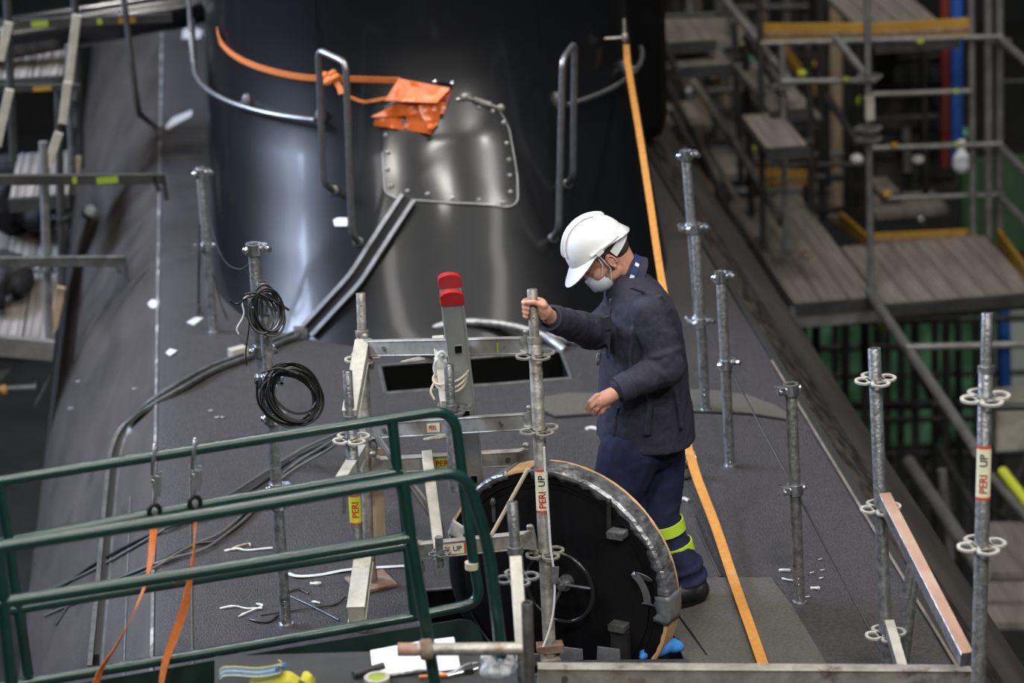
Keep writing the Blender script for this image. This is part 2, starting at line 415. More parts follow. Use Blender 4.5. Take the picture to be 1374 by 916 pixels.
for j in range(len(ys)-1):
    for i in range(len(P2)-1):
        xa, xb = P2[i].x, P2[i+1].x; ya, yb = ys[j], ys[j+1]
        if P2[i].z > -.2 and any(xa >= o[0]-1e-4 and xb <= o[1]+1e-4 and ya >= o[2]-1e-4 and yb <= o[3]+1e-4 for o in OP): continue
        m.mi = 0 if (abs(xa+xb)/2 < 1.52 and P2[i].z > -.3) else 1
        m.face((grid[i, j], grid[i+1, j], grid[i+1, j+1], grid[i, j+1]))
hull = m.build('hull', [M['rubber'], M['flank']], sub, smooth=60)
for k, o_ in enumerate(OP):
    m = MB(); x0, x1, y0, y1 = o_; d = .7
    q = [V((x0, y0, 0)), V((x1, y0, 0)), V((x1, y1, 0)), V((x0, y1, 0))]
    z = [V((p.x, p.y, -d)) for p in q]; qq = [V((p.x, p.y, hull_z(p.x)-.002)) for p in q]
    m.ringloft([qq, z], False, True)
    m.build('opening_well', M['hole'], hull, smooth=0)
    m = MB()
    for a, b in zip(qq, qq[1:]+qq[:1]): m.beam(a+V((0, 0, .002)), b+V((0, 0, .002)), .018, .012)
    m.build('opening_rim', M['dsteel'], hull)
# seams
def strip_on_deck(name, pts, w_, m_, parent, th=.004, lift=.001):
    P = [D(*p, off=lift+th/2) if len(p) == 2 else V(p) for p in pts]
    mm = MB(); rings = []
    n = len(P)
    for i, p in enumerate(P):
        t = (P[min(i+1, n-1)]-P[max(i-1, 0)]).normalized(); s_ = t.cross(V((0, 0, 1))).normalized()*w_/2
        a = p-s_; b = p+s_
        a.z = hull_z(a.x)+lift; b.z = hull_z(b.x)+lift
        rings.append([a, b, b+V((0, 0, th)), a+V((0, 0, th))])
    mm.ringloft(rings); return mm.build(name, m_, parent, smooth=0)
for s_ in (-1,):
    strip_on_deck('deck_seam', [V((-1.53, y, 0)) for y in [8+.5*k for k in range(40)]], .014, M['seamwhite'], hull, th=.003, lift=.004)
for x in (-1.37, -1.65):
    strip_on_deck('deck_seam', [V((x, y, 0)) for y in (8, 9.4, 10.8, 11.9)], .006, M['dsteel'], hull, th=.002, lift=.003)
# raised gutter edge along the right-hand seam
m = MB(); m.beam((1.50, 7.5, .008), (1.50, 30, .008), .036, .02)
m.build('gutter_edge', M['wire'], hull)
m = MB(); m.tube([(1.478, 9.0, .014), (1.478, 12.6, .014)], .007, 8); m.build('gutter_rod', M['rustgrey'], hull)
m = MB(); xs_ = [1.512+.02*k for k in range(9)]
m.ringloft([[V((x, 7.5, hull_z(x)+.004)) for x in xs_], [V((x, 16, hull_z(x)+.004)) for x in xs_], [V((x, 30, hull_z(x)+.004)) for x in xs_]], False, False, closed=False); m.build('gutter_channel', M['grime'], hull)
# chalk marks on the flank and deck
def patch(pxs, name, m_, parent, lift=.002, th=.0015, sub_=None, on=D):
    P = [on(*p) for p in pxs]
    mm = MB(); mm.poly([p+V((0, 0, lift)) for p in P], th, (0, 0, 1)); return mm.build(name, m_, parent, smooth=0)
for pxs in ([(222, 170), (232, 158), (258, 148), (257, 156), (240, 165), (224, 175)], [(244, 52), (246, 40), (258, 36), (272, 42), (268, 52)],
            [(198, 408), (204, 402), (214, 405), (213, 412), (203, 414)], [(222, 474), (228, 468), (238, 471), (228, 478)],
            [(250, 433), (262, 426), (273, 427), (260, 437)]):
    patch(pxs, 'chalk_mark', M['tapewhite'], hull)
# grip mats lying on the deck
gm = MB()
gm.poly([D(x, y, .002) for x, y in [(902, 776), (1034, 776), (1062, 812), (1112, 897), (905, 897), (921, 886), (897, 836)]], .004, (0, 0, 1))
gm.build('grip_mat', M['mat'], hull, smooth=0)
gm = MB(); up_ = [(728, 534), (760, 528), (800, 529), (870, 524), (950, 524), (1000, 530), (1040, 544), (1058, 556)]; lo_ = [(1058, 563), (1000, 554), (940, 552), (800, 555), (745, 559), (730, 552)]
gm.poly([D(x, y, .002) for x, y in up_+lo_], .004, (0, 0, 1)); gm.build('grip_mat', M['mat'], hull, smooth=0)
strip_on_deck('mat_edge', [(730, 554), (745, 561), (800, 557), (940, 554), (1000, 556), (1058, 565)], .014, M['wire'], hull, th=.004, lift=.006)
# sail
m = MB(); zs = [-.25, -.1, 0, .1, .2, .3, .4, .5, .6, .7, .8, .9, 1.0, 1.1, 1.2, 1.3, 1.4, 1.6, 2, 2.6, 3.4, 4.4]
def sail_ring(z, off=0., n=72):
    yn, a = sail_par(z); a += off; out = []; b = SB+off; yc = yn+SB
    for k in range(n+1):
        th = math.pi*k/n; c_, s_ = math.cos(th), math.sin(th); e = 2/2.1
        out.append(V((HX-a*math.copysign(abs(c_)**e, c_), yc-b*abs(s_)**e, z)))
    return out
rings = []
for z in zs:
    r = sail_ring(z); a = r[0].x; b = r[-1].x
    r += [V((b, 18, z)), V((b-.1, 21, z)), V((HX+.5, 24, z)), V((HX, 25, z)), V((HX-.5, 24, z)), V((a+.1, 21, z)), V((a, 18, z))]
    rings.append(r)
m.ringloft(rings, False, True)
sail = m.build('sail', M['gloss'], sub, smooth=60)
tag(sail, 'glossy black sail')
# slab on the right flank of the sail
m = MB(); pr = [(16.5, .12), (16.45, 4), (18.2, 4), (18.2, .0), (16.8, -.02), (16.58, .02)]
m.ringloft([[V((1.12, y, z)) for y, z in pr], [V((1.60, y+.05, z+.05)) for y, z in pr], [V((1.64, y+.1, z+.1)) for y, z in pr]])
m.build('side_fairing', M['satin'], sail)
# joint line of fairing and vertical shell seams (thin raised seams)
for frac in (.34, .66):
    m = MB(); pts = []
    for z in (1.2, 1.5, 2, 3, 4):
        r = sail_ring(z, .001); pts.append(r[int(frac*72)])
    m.tube(pts, .003, 6); m.build('shell_seam', M['satin'], sail)
# hand rail ring around the sail, broken at the front
def rail_ring(f0, f1, z, name, m_, rr, off, extra=None):
    pts = [];
    r = sail_ring(z, off, 144); yn, a = sail_par(z)
    i0, i1 = int(f0*144), int(f1*144); pts = r[i0:i1+1]
    if extra: pts = extra(pts)
    mm = MB(); mm.tube(pts, rr, 10); return mm
ZR = 1.0
mm = rail_ring(0, .335, ZR, 'grab_rail', 0, .014, .075, lambda p: [p[0]+V((0, 1.2, 0))]+p)
gr = mm.build('grab_rail', M['handle'], sail)
mm = rail_ring(.68, .97, ZR-.02, 'grab_rail', 0, .014, .06)
mm.build('grab_rail', M['handle'], sail)
mm = rail_ring(0, .02, ZR+.25, 'x', 0, .014, .09, lambda p: [V((p[0].x, 17.2, p[0].z)), V((p[0].x, 16, p[0].z))]+[V((p[0].x, 15.6, ZR+.15)), V((p[0].x, 15.55, ZR))]); mm.build('grab_rail', M['handle'], sail)
for f in (.335, .2, .68, .85):
    r = sail_ring(ZR, .075); a = r[int(f*72)]; b = sail_ring(ZR, -.01)[int(f*72)]
    mm = MB(); mm.tube([a, b], .012, 8); mm.ell(b+(a-b)*.2, [V((.03, 0, 0)), V((0, .03, 0)), V((0, 0, .05))], 10, 6); mm.build('rail_bracket', M['dsteel'], sail)
# access plate with bolts
def grid_on_sail(corners, nu, nv, off):
    pass
plate_px = [(513, 204), (516, 258), (530, 266), (600, 272), (640, 273), (684, 278), (695, 270), (694, 235), (688, 200), (683, 172), (672, 150), (650, 138), (590, 128), (535, 132), (516, 142)]
m = MB(); cxp, cyp = 604, 205
cv = m.bm.verts.new(S(cxp, cyp, .012)); rings = []
for k in range(1, 9):
    f = k/8; rings.append([m.bm.verts.new(S(cxp+(x-cxp)*f, cyp+(y-cyp)*f, .012)) for x, y in plate_px])
n = len(plate_px)
for i in range(n): m.face((cv, rings[0][i], rings[0][(i+1) % n]))
for a, b in zip(rings, rings[1:]):
    for i in range(n): m.face((a[i], b[i], b[(i+1) % n], a[(i+1) % n]))
edge = [m.bm.verts.new(S(x, y, -.004)) for x, y in plate_px]
for i in range(n): m.face((rings[-1][i], edge[i], edge[(i+1) % n], rings[-1][(i+1) % n]))
plate = m.build('access_plate', M['plate'], sail, smooth=60)
m = MB(); m.tube(fillet([S(x, y, .012) for x, y in plate_px[:12]], .03), .0045, 6); m.build('plate_gasket', M['handle'], plate)
for x, y in [(521, 205), (520, 228), (525, 250), (547, 257), (574, 261), (607, 267), (643, 269), (675, 273), (685, 258), (684, 236), (683, 215), (680, 193), (676, 165), (661, 150), (518, 182), (643, 145)]:
    m = MB(); p = S(x, y, .014); nn = (CAM-p).normalized(); m.ell(p, [V((.014, 0, 0)), V((0, 0, .014)), V((0, .007, 0))], 10, 6); m.build('bolt', M['galv'], plate)
# round port above the plate
m = MB(); p = S(594, 118, 0)
m.ell(p, [V((.05, 0, 0)), V((0, .03, .03)), V((0, .02, -.015))], 16, 8); m.build('port_plug', M['hole'], sail)
for x, y in ((584, 110), (607, 112), (615, 134)):
    m = MB(); m.ell(S(x, y, .01), [V((.014, 0, 0)), V((0, 0, .014)), V((0, .01, 0))], 10, 6); m.build('bolt', M['hooksteel'], sail)
# turnbuckle right of the pouch
m = MB(); a = S(624, 130, .03); b = S(672, 145, .03); m.tube([a, a.lerp(b, .3), a.lerp(b, .32), a.lerp(b, .7), a.lerp(b, .72), b], [.006, .006, .014, .014, .006, .006], 8)
m.ell(a, [V((.02, 0, 0)), V((0, 0, .02)), V((0, .01, 0))], 10, 6); m.ell(b, [V((.022, 0, 0)), V((0, 0, .022)), V((0, .01, 0))], 10, 6)
for k in range(5): q = a.lerp(b, .3+.1*k); m.ell(q, [V((.009, 0, 0)), V((0, 0, .019)), V((0, .019, 0))], 10, 6)
m.build('turnbuckle', M['galvdirty'], sail)
m = MB(); m.poly([S(447, 295, .012), S(453, 292, .012), S(466, 292, .012), S(466, 303, .012), S(449, 303, .012)], .002, (0, -1, 0)); m.build('paper_tag', M['paper'], sail)
# U-shaped grab handles standing off the sail
def uhandle(f1, t1, t2, f2, d1, d2, ft1, ft2):
    # f: foot pixels on the sail, t: top corners, depth along y
    A = S(*f1); B = S(*f2)
    yA = A.y-.10; yB = B.y-.10
    a0 = AY(*ft1, yA); b0 = AY(*ft2, yB); a1 = AY(*t1, yA); b1 = AY(*t2, yB)
    mm = MB(); mm.tube(fillet([A, a0, a1, b1, b0, B], .05, 6), .0175, 12); h = mm.build('grab_handle', M['handle'], sail)
    for p in (A, B):
        mm = MB(); mm.ell(p, [V((.03, 0, 0)), V((0, .02, 0)), V((0, 0, .03))], 12, 8); mm.build('mounting_foot', M['galv'], h)
uhandle((448, 256), (427, 67), (464, 84), (481, 325), 0, 0, (434, 245), (472, 312))
uhandle((761, 247), (771, 58), (755, 80), (742, 320), 0, 0, (769, 236), (750, 306))
# safety track: on the sail fairing and round on the deck
def track(pts, name, sep, m_, parent, up=V((0, 0, 1)), w=.022):
    n = len(pts)
    for s_ in (-1, 1):
        P = []
        for i, p in enumerate(pts):
            t = (pts[min(i+1, n-1)]-pts[max(i-1, 0)]).normalized(); sd = t.cross(up).normalized(); P.append(p+sd*s_*sep/2)
        mm = MB(); mm.ribbon(P, .018, [up]*n, w); mm.build(name, m_, parent)
tp = smooth_path([S(x, y, .035) for x, y in [(548, 265), (526, 298), (500, 338), (476, 374), (448, 405), (412, 444)]], 6)
upv = V((-.35, -.7, .6)).normalized()
track(tp, 'track_rail', .075, M['handle'], sail, upv)
m = MB(); m.ribbon([p-upv*.012 for p in tp], .07, [(p2-p1).cross(upv) for p1, p2 in zip(tp, tp[1:])]+[(tp[-1]-tp[-2]).cross(upv)], .004); m.build('track_bed', M['satin'], sail)
dp = smooth_path([D(x, y, .02) for x, y in [(408, 450), (372, 463), (330, 482), (285, 499), (240, 524), (200, 549), (172, 577), (158, 607), (152, 650), (147, 705), (140, 790), (130, 900)]], 6)
track(dp, 'track_rail', .055, M['dsteel'], hull, w=.02)
m = MB(); m.ribbon([p-V((0, 0, .012)) for p in dp], .05, [(b_-a_).cross(V((0, 0, 1))) for a_, b_ in zip(dp, dp[1:])]+[V((1, 0, 0))], .004); m.build('track_bed', M['wire'], hull)
m = MB(); m.box(D(320, 480, .03), .09, .05, .05, Matrix.Rotation(.5, 3, 'Z')); m.build('track_stop', M['pale'], hull)
m = MB(); m.box(D(404, 453, .03), .07, .06, .05); m.build('track_joint', M['galv'], hull)
# half-round fairlead in front of the sail
m = MB(); pts = smooth_path([D(x, y, .0) + V((0, -.0, z)) for x, y, z in [(528, 463, .0), (560, 460, .05), (600, 458, .09), (640, 457, .10), (690, 458, .08), (730, 461, .04), (758, 470, .0)]], 8)
m.tube(pts, .022, 12); fl = m.build('mooring_bow', M['galv'], hull)
m = MB(); m.box(D(750, 462, .03), .12, .05, .03, Matrix.Rotation(-.4, 3, 'Z')); m.tube([D(735, 460, .05), D(772, 466, .03)], .012, 8); m.build('cleat', M['galv'], hull)

# ------------------------------------------------------------------ hatch cover standing in its opening (part of the submarine)
HC = AY(745, 788, 9.72)+V((0, 0, .006)); HR = .478
yaw = math.radians(-35); til = math.radians(0)
hn = V((math.sin(yaw), -math.cos(yaw), 0))                       # face normal, turned left
hu = V((math.cos(yaw), math.sin(yaw), 0)); hv = V((0, 0, 1))
HR2 = HR
def HP(u, v, w_=0): return HC+hu*u+hv*v+hn*w_
def disc_ring(r, w_, n=96): return [HP(r*math.cos(2*math.pi*k/n), r*math.sin(2*math.pi*k/n), w_) for k in range(n)]
m = MB(); m.ringloft([disc_ring(HR-.01, -.105), disc_ring(HR, -.095), disc_ring(HR, -.01), disc_ring(HR-.01, 0), disc_ring(HR-.05, 0), disc_ring(HR-.055, -.006)])
hatch = m.build('hatch_cover', M['satin'], sub, smooth=50); tag(hatch, 'round black hatch cover swung upright, rim wrapped in tape')
def rimband(a0, a1, m_, name, off, jag=.0, face=.04, seed=1, wback=-.108):
    rnd = random.Random(seed); mm = MB(); n = max(6, int(abs(a1-a0)/3.)); rings = []
    for i in range(n+1):
        a = math.radians(a0+(a1-a0)*i/n); c_, s_ = math.cos(a), math.sin(a); fj = face+rnd.uniform(-jag, jag); bj = wback+rnd.uniform(-jag, jag)*.3; r = HR+off+rnd.uniform(0, jag*.25)
        P = [(r-.004, bj), (r+.002, bj+.01), (r+.001+rnd.uniform(0, jag*.4), -.07), (r+.001, -.04), (r+.002, .0), (r-.008, .004+off), (r-fj*.5, .003+off+rnd.uniform(0, jag*.2)), (r-fj, .002+off)]
        rings.append([HP(q*c_, q*s_, w_) for q, w_ in P])
    mm.ringloft(rings, False, False, closed=False)
    o = mm.build(name, m_, hatch, smooth=30); md = o.modifiers.new('thick', 'SOLIDIFY'); md.thickness = .0015; return o
rimband(-52, 168, M['cardboard'], 'cardboard_edging', .002, .004, .012, 3, -.108)
rimband(2, 96, M['tape'], 'tape_wrap', .006, .010, .032, 5, -.088)
rimband(97, 100, M['tape'], 'tape_wrap', .006, .004, .04, 6)
rimband(113, 138, M['tape'], 'tape_wrap', .006, .006, .03, 7)
rimband(154, 163, M['tapewhite'], 'tape_wrap', .007, .012, .07, 8)
rimband(-9, 5, M['tapedark'], 'tape_wrap', .007, .014, .06, 9)
rimband(-48, -36, M['tapedark'], 'tape_wrap', .007, .012, .06, 10)
# curling strip of torn tape
m = MB(); pts = smooth_path([HP(.30+.12, .10, .01), HP(.36, .13, .03), HP(.385, .095, .03), HP(.40, .045, .02), HP(.40, .0, .012)], 6)
m.ribbon(pts, [.012]+[.03]*(len(pts)-2)+[.05], [hu]*len(pts), .002); m.build('loose_tape', M['tapedark'], hatch)
# raised ribs / shell on the cover face
m = MB(); m.ringloft([disc_ring(.40, -.006), disc_ring(.40, .004), disc_ring(.39, .006), disc_ring(.30, .007)], False, True); m.build('face_plate', M['satin'], hatch)
# brackets with handles
for (px, py) in ((833, 712), (835, 836)):
    p = None
    # intersection with the cover plane
    r = ray(px, py); t = (HC-CAM).dot(hn)/r.dot(hn); p = CAM+r*t
    mm = MB(); mm.box(p+hn*.03, .068, .05, .028, Matrix((hu, hn, hv)).transposed(), .003); b_ = mm.build('bracket', M['galv'] if py < 800 else M['dsteel'], hatch)
    mm = MB()
    if py < 800:
        q = CAM+ray(819, 672)*((HC-CAM).dot(hn)/ray(819, 672).dot(hn))
        mm.tube([p-hu*.045+hn*.01-hv*.0, q+hn*.012], .009, 8); mm.ell(q+hn*.012, [hu*.012, hn*.012, hv*.016], 10, 6)
    else: mm.box(p+hn*.02-hv*.12, .07, .03, .2, Matrix((hu, hn, hv)).transposed(), .003)
    mm.build('lever' if py < 800 else 'support_plate', M['wire'], b_)
for (qx, qy) in ((664, 672),):
    q = CAM+ray(qx, qy)*((HC-CAM).dot(hn)/ray(qx, qy).dot(hn)); mm = MB(); mm.tube([q+hn*.012, q+hn*.012-hv*.08], .008, 8); mm.ell(q+hn*.014, [hu*.012, hn*.012, hv*.02], 10, 6); mm.build('lever', M['dsteel'], hatch)
# hand wheel
WC = CAM+ray(751, 788)*((HC+hn*.07-CAM).dot(hn)/ray(751, 788).dot(hn))-hn*.07; WR = .142
def WP(r, a, w_): return WC+(hu*math.cos(a)+hv*math.sin(a))*r+hn*w_
m = MB(); m.tube([WP(WR, 2*math.pi*k/48, .07) for k in range(48)], .009, 10, loop=True); wheel = m.build('hand_wheel', M['handle'].copy(), hatch)
wheel.data.materials[0] = M['plate']
for a in (8, 128, 248):
    m = MB(); m.tube([WP(.02, math.radians(a), .045), WP(WR, math.radians(a), .07)], .006, 8); m.build('spoke', M['handle'], wheel)
m = MB(); m.tube([WC, WC+hn*.06], .018, 16); m.tube([WC+hn*.06, WC+hn*.072], .011, 6); m.ringloft([[WP(.03, 2*math.pi*k/24, w_) for k in range(24)] for w_ in (.0, .035)]); m.build('hub', M['galv'], wheel)

# ------------------------------------------------------------------ scaffold components
def rosette(parent, c, m_, R=.077, axis=V((0, 0, 1)), rot=.3):
    mm = MB(); c = V(c)
    ax = axis.normalized(); u = V((1, 0, 0)); u = (u-ax*u.dot(ax)).normalized(); v = ax.cross(u)
    def band(cu, cv, ro, ri, ru=1, rv=1, ang=0, n=28):
        def rg(sc_, w_): 
            out = []
            for k in range(n):
                t = 2*math.pi*k/n; x = sc_*ru*math.cos(t); y = sc_*rv*math.sin(t)
                X = cu+x*math.cos(ang)-y*math.sin(ang); Y = cv+x*math.sin(ang)+y*math.cos(ang); out.append(c+u*X+v*Y+ax*w_)
            return out
        h = .0035
        r4 = [rg(ro, -h), rg(ro, h), rg(ri, h), rg(ri, -h), rg(ro, -h)]
        mm.ringloft(r4, False, False)
    band(0, 0, R*.44, R*.30)
    for k in range(4):
        a = rot+k*math.pi/2; band(math.cos(a)*R*.62, math.sin(a)*R*.62, R*.38, R*.25, 1, 1.22, a)
    return mm.build('rosette', m_, parent)
def standard(parent, top, base, m_=None, r=.0242, spigot=None, sr=.019, ros=(), name='standard', rot=.3):
    m_ = m_ or M['galv']; top = V(top); base = V(base); ax = (top-base).normalized(); L = (top-base).length
    mm = MB()
    if spigot:
        j = top-ax*spigot; mm.hollow(base, j, r); 
        mm.tube([j-ax*.01, j+ax*.012, j+ax*.013], [r+.0035, r+.0035, r], 20)
    else: mm.hollow(base, top, r)
    o = mm.build(name, m_, parent)
    if spigot:
        mm = MB(); mm.hollow(top-ax*(spigot+.03), top, sr); 
        for q in (.3, .55): mm.ell(top-ax*spigot*q+(CAM-top).normalized()*sr, [V((.005, 0, 0)), V((0, .003, 0)), V((0, 0, .005))], 8, 6)
        mm.build('spigot', m_, o)
    for t in ros: rosette(o, t, m_, axis=ax, rot=rot)
    return o
def on_axis(top, base, py):
    top = V(top); base = V(base); a = px_of(top)[1]; b = px_of(base)[1]
    lo, hi = 0., 1.
    for _ in range(30):
        mid = (lo+hi)/2
        if px_of(top.lerp(base, mid))[1] < py: lo = mid
        else: hi = mid
    return top.lerp(base, lo)
def ledger(parent, p0, p1, m_=None, h=.062, w=.03, heads=True, name='ledger', bolts=()):
    m_ = m_ or M['ledger']; p0 = V(p0); p1 = V(p1); t = (p1-p0).normalized(); u = V((0, 0, 1)); u = (u-t*u.dot(t)).normalized()
    mm = MB(); q0 = p0+t*.055 if heads else p0; q1 = p1-t*.055 if heads else p1
    # open channel: web plus top and bottom flange
    sd = t.cross(u).normalized()
    if sd.dot(CAM-p0) < 0: sd = -sd
    mm.beam(q0, q1, w, h*.9, u); mm.beam(q0+u*h*.46, q1+u*h*.46, w*1.15, .006, u); mm.beam(q0-u*h*.46, q1-u*h*.46, w*1.15, .006, u)
    o = mm.build(name, m_, parent)
    if heads:
        for s_, a in ((1, p0), (-1, p1)):
            mm = MB(); b = a+t*s_*.03; e = a+t*s_*.075
            ring = lambda p, hh: [p+u*hh-sd*w*.55, p+u*hh+sd*w*.55, p-u*hh+sd*w*.55, p-u*hh-sd*w*.55]
            mm.ringloft([ring(b, h*.62), ring(b+t*s_*.012, h*.62), ring(e, h*.46)])
            mm.tube([b+u*h*.9+t*s_*.008, b-u*h*1.25+t*s_*.008], .009, 8); mm.ell(b-u*h*1.0+t*s_*.008, [t*.013, sd*.012, u*.03], 8, 6)
            mm.ell(b+u*h*.8+t*s_*.008, [t*.016, sd*.012, u*.012], 8, 6)
            mm.build('wedge_head', M['galvdirty'], o)
    for f in bolts:
        mm = MB(); p = q0.lerp(q1, f)+sd*w*.5; mm.tube([p, p+sd*.006], .011, 6); mm.build('bolt', M['dsteel'], o)
    return o
def clamp(parent, c, ax=V((0, 0, 1)), r=.024, name='clamp', m_=None, ang=0.):
    """scaffold coupler: two-part collar with ears, eye bolt and nut"""
    m_ = m_ or M['hooksteel']; ax = V(ax).normalized(); c = V(c)
    u = V((math.cos(ang), math.sin(ang), 0)); u = (u-ax*u.dot(ax)).normalized(); v = ax.cross(u)
    mm = MB(); n = 20
    rg = lambda rr, h: [c+(u*math.cos(2*math.pi*k/n)+v*math.sin(2*math.pi*k/n))*rr+ax*h for k in range(n)]
    mm.ringloft([rg(r, -.022), rg(r+.007, -.022), rg(r+.009, 0), rg(r+.007, .022), rg(r, .022), rg(r, -.022)], False, False)
    mm.box(c+u*(r+.018), .03, .035, .028, Matrix((u, v, ax)).transposed(), .003)
    mm.tube([c+u*(r+.022)-v*.045, c+u*(r+.022)+v*.03], .006, 8); mm.tube([c+u*(r+.022)-v*.045, c+u*(r+.022)-v*.03], .012, 6)
    mm.ell(c-u*(r+.012), [u*.012, v*.014, ax*.014], 10, 6)
    return mm.build(name, m_, parent)
def PERI_flat(parent, c, U, Vv, L=.115, H=.042, back='lab_pale', words='both', name='label_sticker'):
    ws = {'both': [('PERI', -L*.19, H*.52, 3), ('UP', L*.25, H*.52, 2)], 'peri': [('PERI', -L*.05, H*.55, 3)], 'right': [('PERI', -L*.19, H*.52, 3), ('UP', L*.25, H*.52, 2)]}[words]
    return sticker(name, parent, flat_map(c, U, Vv), L, H, M[back], ws)
def PERI_tube(parent, c, ax, R, L=.15, H=.075, back='lab_pale', both=True):
    if both: ws = [('PERI', -L*.20, H*.42, 3), ('UP', L*.24, H*.42, 2)]
    else: ws = [('PERI', 0, H*.42, 3)]
    return sticker('label_sticker', parent, tube_map(c, ax, R), L, H, M[back], ws)

# ------------------------------------------------------------------ central scaffold cage round the hatch
cage = thing('scaffold_cage', 'galvanised modular scaffold frame standing round the open hatch, labels on its bars', 'scaffolding', (-.35, 10, 0))
FRb = V((0, 9.60, -.15)); FRt = AY(714, 388, 9.62)
FLb = D(498, 783); FLt = AY(484, 393, FLb.y+.19)
NLb = V((-.70, 9.78, 0)); NLb = D(486, 846); NLt = AY(466, 497, NLb.y+.15)
FR = standard(cage, FRt, AY(738, 880, 9.42), M['galvdirty'], spigot=.19, ros=[], rot=.35)
FL = standard(cage, FLt, FLb+V((0, 0, .06)), M['galvdirty'], spigot=.165, rot=.2)
NL = standard(cage, NLt, NLb, M['galv'], spigot=.19, rot=.4)
for py in (475, 576, 741): rosette(FR, on_axis(FRt, AY(738, 880, 9.42), py), M['galvdirty'], rot=.35)
for py in (480,): rosette(FL, on_axis(FLt, FLb, py), M['pale'], rot=.2)
for py in (588,): rosette(NL, on_axis(NLt, NLb, py), M['pale'], rot=.4)
c_ = on_axis(FRt, AY(738, 880, 9.42), 657); PERI_tube(FR, c_, FRt-AY(738, 880, 9.42), .0242, .165, .062, 'lab_pale')
c_ = on_axis(NLt, NLb, 682); PERI_tube(NL, c_, NLt-NLb, .0242, .115, .062, 'lab_yel', False)
mm = MB(); b = AY(738, 868, 9.42); mm.box(b, .10, .05, .03); mm.box(b+V((0, -.01, -.05)), .07, .07, .03); mm.build('foot_clamp', M['rust'], FR)
mm = MB(); mm.box(FLb+V((0, 0, .01)), .17, .17, .012, Matrix.Rotation(.3, 3, 'Z')); mm.tube([FLb+V((0, 0, .015)), FLb+V((0, 0, .12))], [.03, .022], 12); mm.build('base_plate', M['rust'], FL)
# rear upright (timber-cased) beside the far-left upright
mm = MB(); a = on_axis(FLt, FLb, 600); b = on_axis(FLt, FLb, 725); mm.beam(a+V((.04, -.02, 0)), b+V((.04, -.02, 0)), .05, .03, (0, 1, 0)); mm.build('timber_batten', M['wood'], cage)
# ledgers between FL and FR
def lb(pyL, pyR): return on_axis(FLt, FLb, pyL), on_axis(FRt, AY(738, 880, 9.42), pyR)
l1 = ledger(cage, *lb(467, 463), bolts=(.12,)); 
l2 = ledger(cage, *lb(578, 564), bolts=(.1, .85))
def ledger_px(x0, y0, x1, y1, yy0, yy1, **k): return ledger(cage, AY(x0, y0, yy0), AY(x1, y1, yy1), **k)
l3 = ledger_px(490, 625, 720, 612, 10.25, 10.15, bolts=(.9,))
l4 = ledger_px(548, 740, 728, 722, 9.70, 9.47, bolts=())
mm = MB(); a, b = lb(467, 463); 
a4, b4 = AY(548, 740, 9.70), AY(728, 722, 9.47)
def on_led(a, b, px): 
    for k in range(1001):
        p = a.lerp(b, k/1000)
        if px_of(p)[0] >= px: return p, (b-a).normalized()
    return b, (b-a).normalized()
def led_label(par, a, b, px, L, H, back, words, w=.03):
    p, t = on_led(a, b, px); sd = t.cross(V((0, 0, 1))).normalized()
    if sd.dot(CAM-p) < 0: sd = -sd
    return PERI_flat(par, p+sd*(w*.5+.001), t, V((0, 0, 1)), L, H, back, words)
a2, b2 = lb(578, 564); led_label(l2, a2, b2, 586, .10, .038, 'lab_pale', 'peri')
a3, b3 = AY(490, 625, 10.25), AY(720, 612, 10.15); led_label(l3, a3, b3, 596, .085, .042, 'lab_yel', 'peri')
led_label(l4, a4, b4, 605, .135, .042, 'lab_pale', 'both')
a1, b1 = lb(467, 463)
p, t = on_led(a1, b1, 670); sd = V((0, -1, 0))
mm = MB(); mm.box(p+sd*.018, .022, .003, .04); mm.box(p+sd*.018+V((.012, 0, .002)), .02, .003, .02); mm.build('paint_mark', M['lime'], l1)
mm = MB(); p, t = on_led(a1, b1, 678); mm.tube([p+sd*.015, p+sd*.0185], .009, 14); mm.build('bolt_hole', M['hole'], l1)
# short cross ledgers running towards the camera
PC = 9.75
ledger(cage, on_axis(FLt, FLb, 462)+V((0, -.02, 0)), on_axis(NLt, NLb, 560), M['pale'], h=.07, w=.05, heads=False)
ledger(cage, on_axis(FLt, FLb, 585)+V((-.03, -.12, -.02)), AY(458, 650, 9.7), M['pale'], h=.06, w=.04, heads=False)
ledger(cage, AY(489, 745, 10.0), AY(478, 825, 9.55), M['pale'], h=.07, w=.06, heads=False)
mm = MB(); mm.tube([AY(463, 650, 9.7), AY(461, 688, 9.7)], [.012, .008], 8); mm.build('wedge_pin', M['galv'], cage)
# front-centre post with spigot (behind green rail)
CNt = AY(602, 488, 9.82); CNb = AY(611, 660, 9.75)
CN = standard(cage, CNt, CNb, M['galv'], spigot=.17); rosette(CN, on_axis(CNt, CNb, 548), M['galv'])
ledger(cage, AY(588, 457, 10.2), AY(600, 545, 9.8), M['pale'], h=.05, w=.04, heads=False)
ledger(cage, AY(573, 610, 10.15), AY(590, 745, 9.6), M['pale'], h=.045, w=.035, heads=False)
mm = MB(); mm.tube([AY(589, 720, 9.55), AY(590, 760, 9.55)], .016, 12); mm.build('wedge_pin', M['galv'], cage)
rosette(cage, AY(590, 742, 9.55), M['galv'], R=.045)
for (x, y, yy) in ((590, 586, 9.9), (560, 482, 10.2)):
    mm = MB(); mm.tube([AY(x-22, y+4, yy), AY(x+14, y-2, yy)], [.006, .014], 8); mm.ell(AY(x+18, y-2, yy), [V((.03, 0, 0)), V((0, .02, 0)), V((0, 0, .022))], 10, 6); mm.build('wedge_pin', M['galvdirty'], cage)
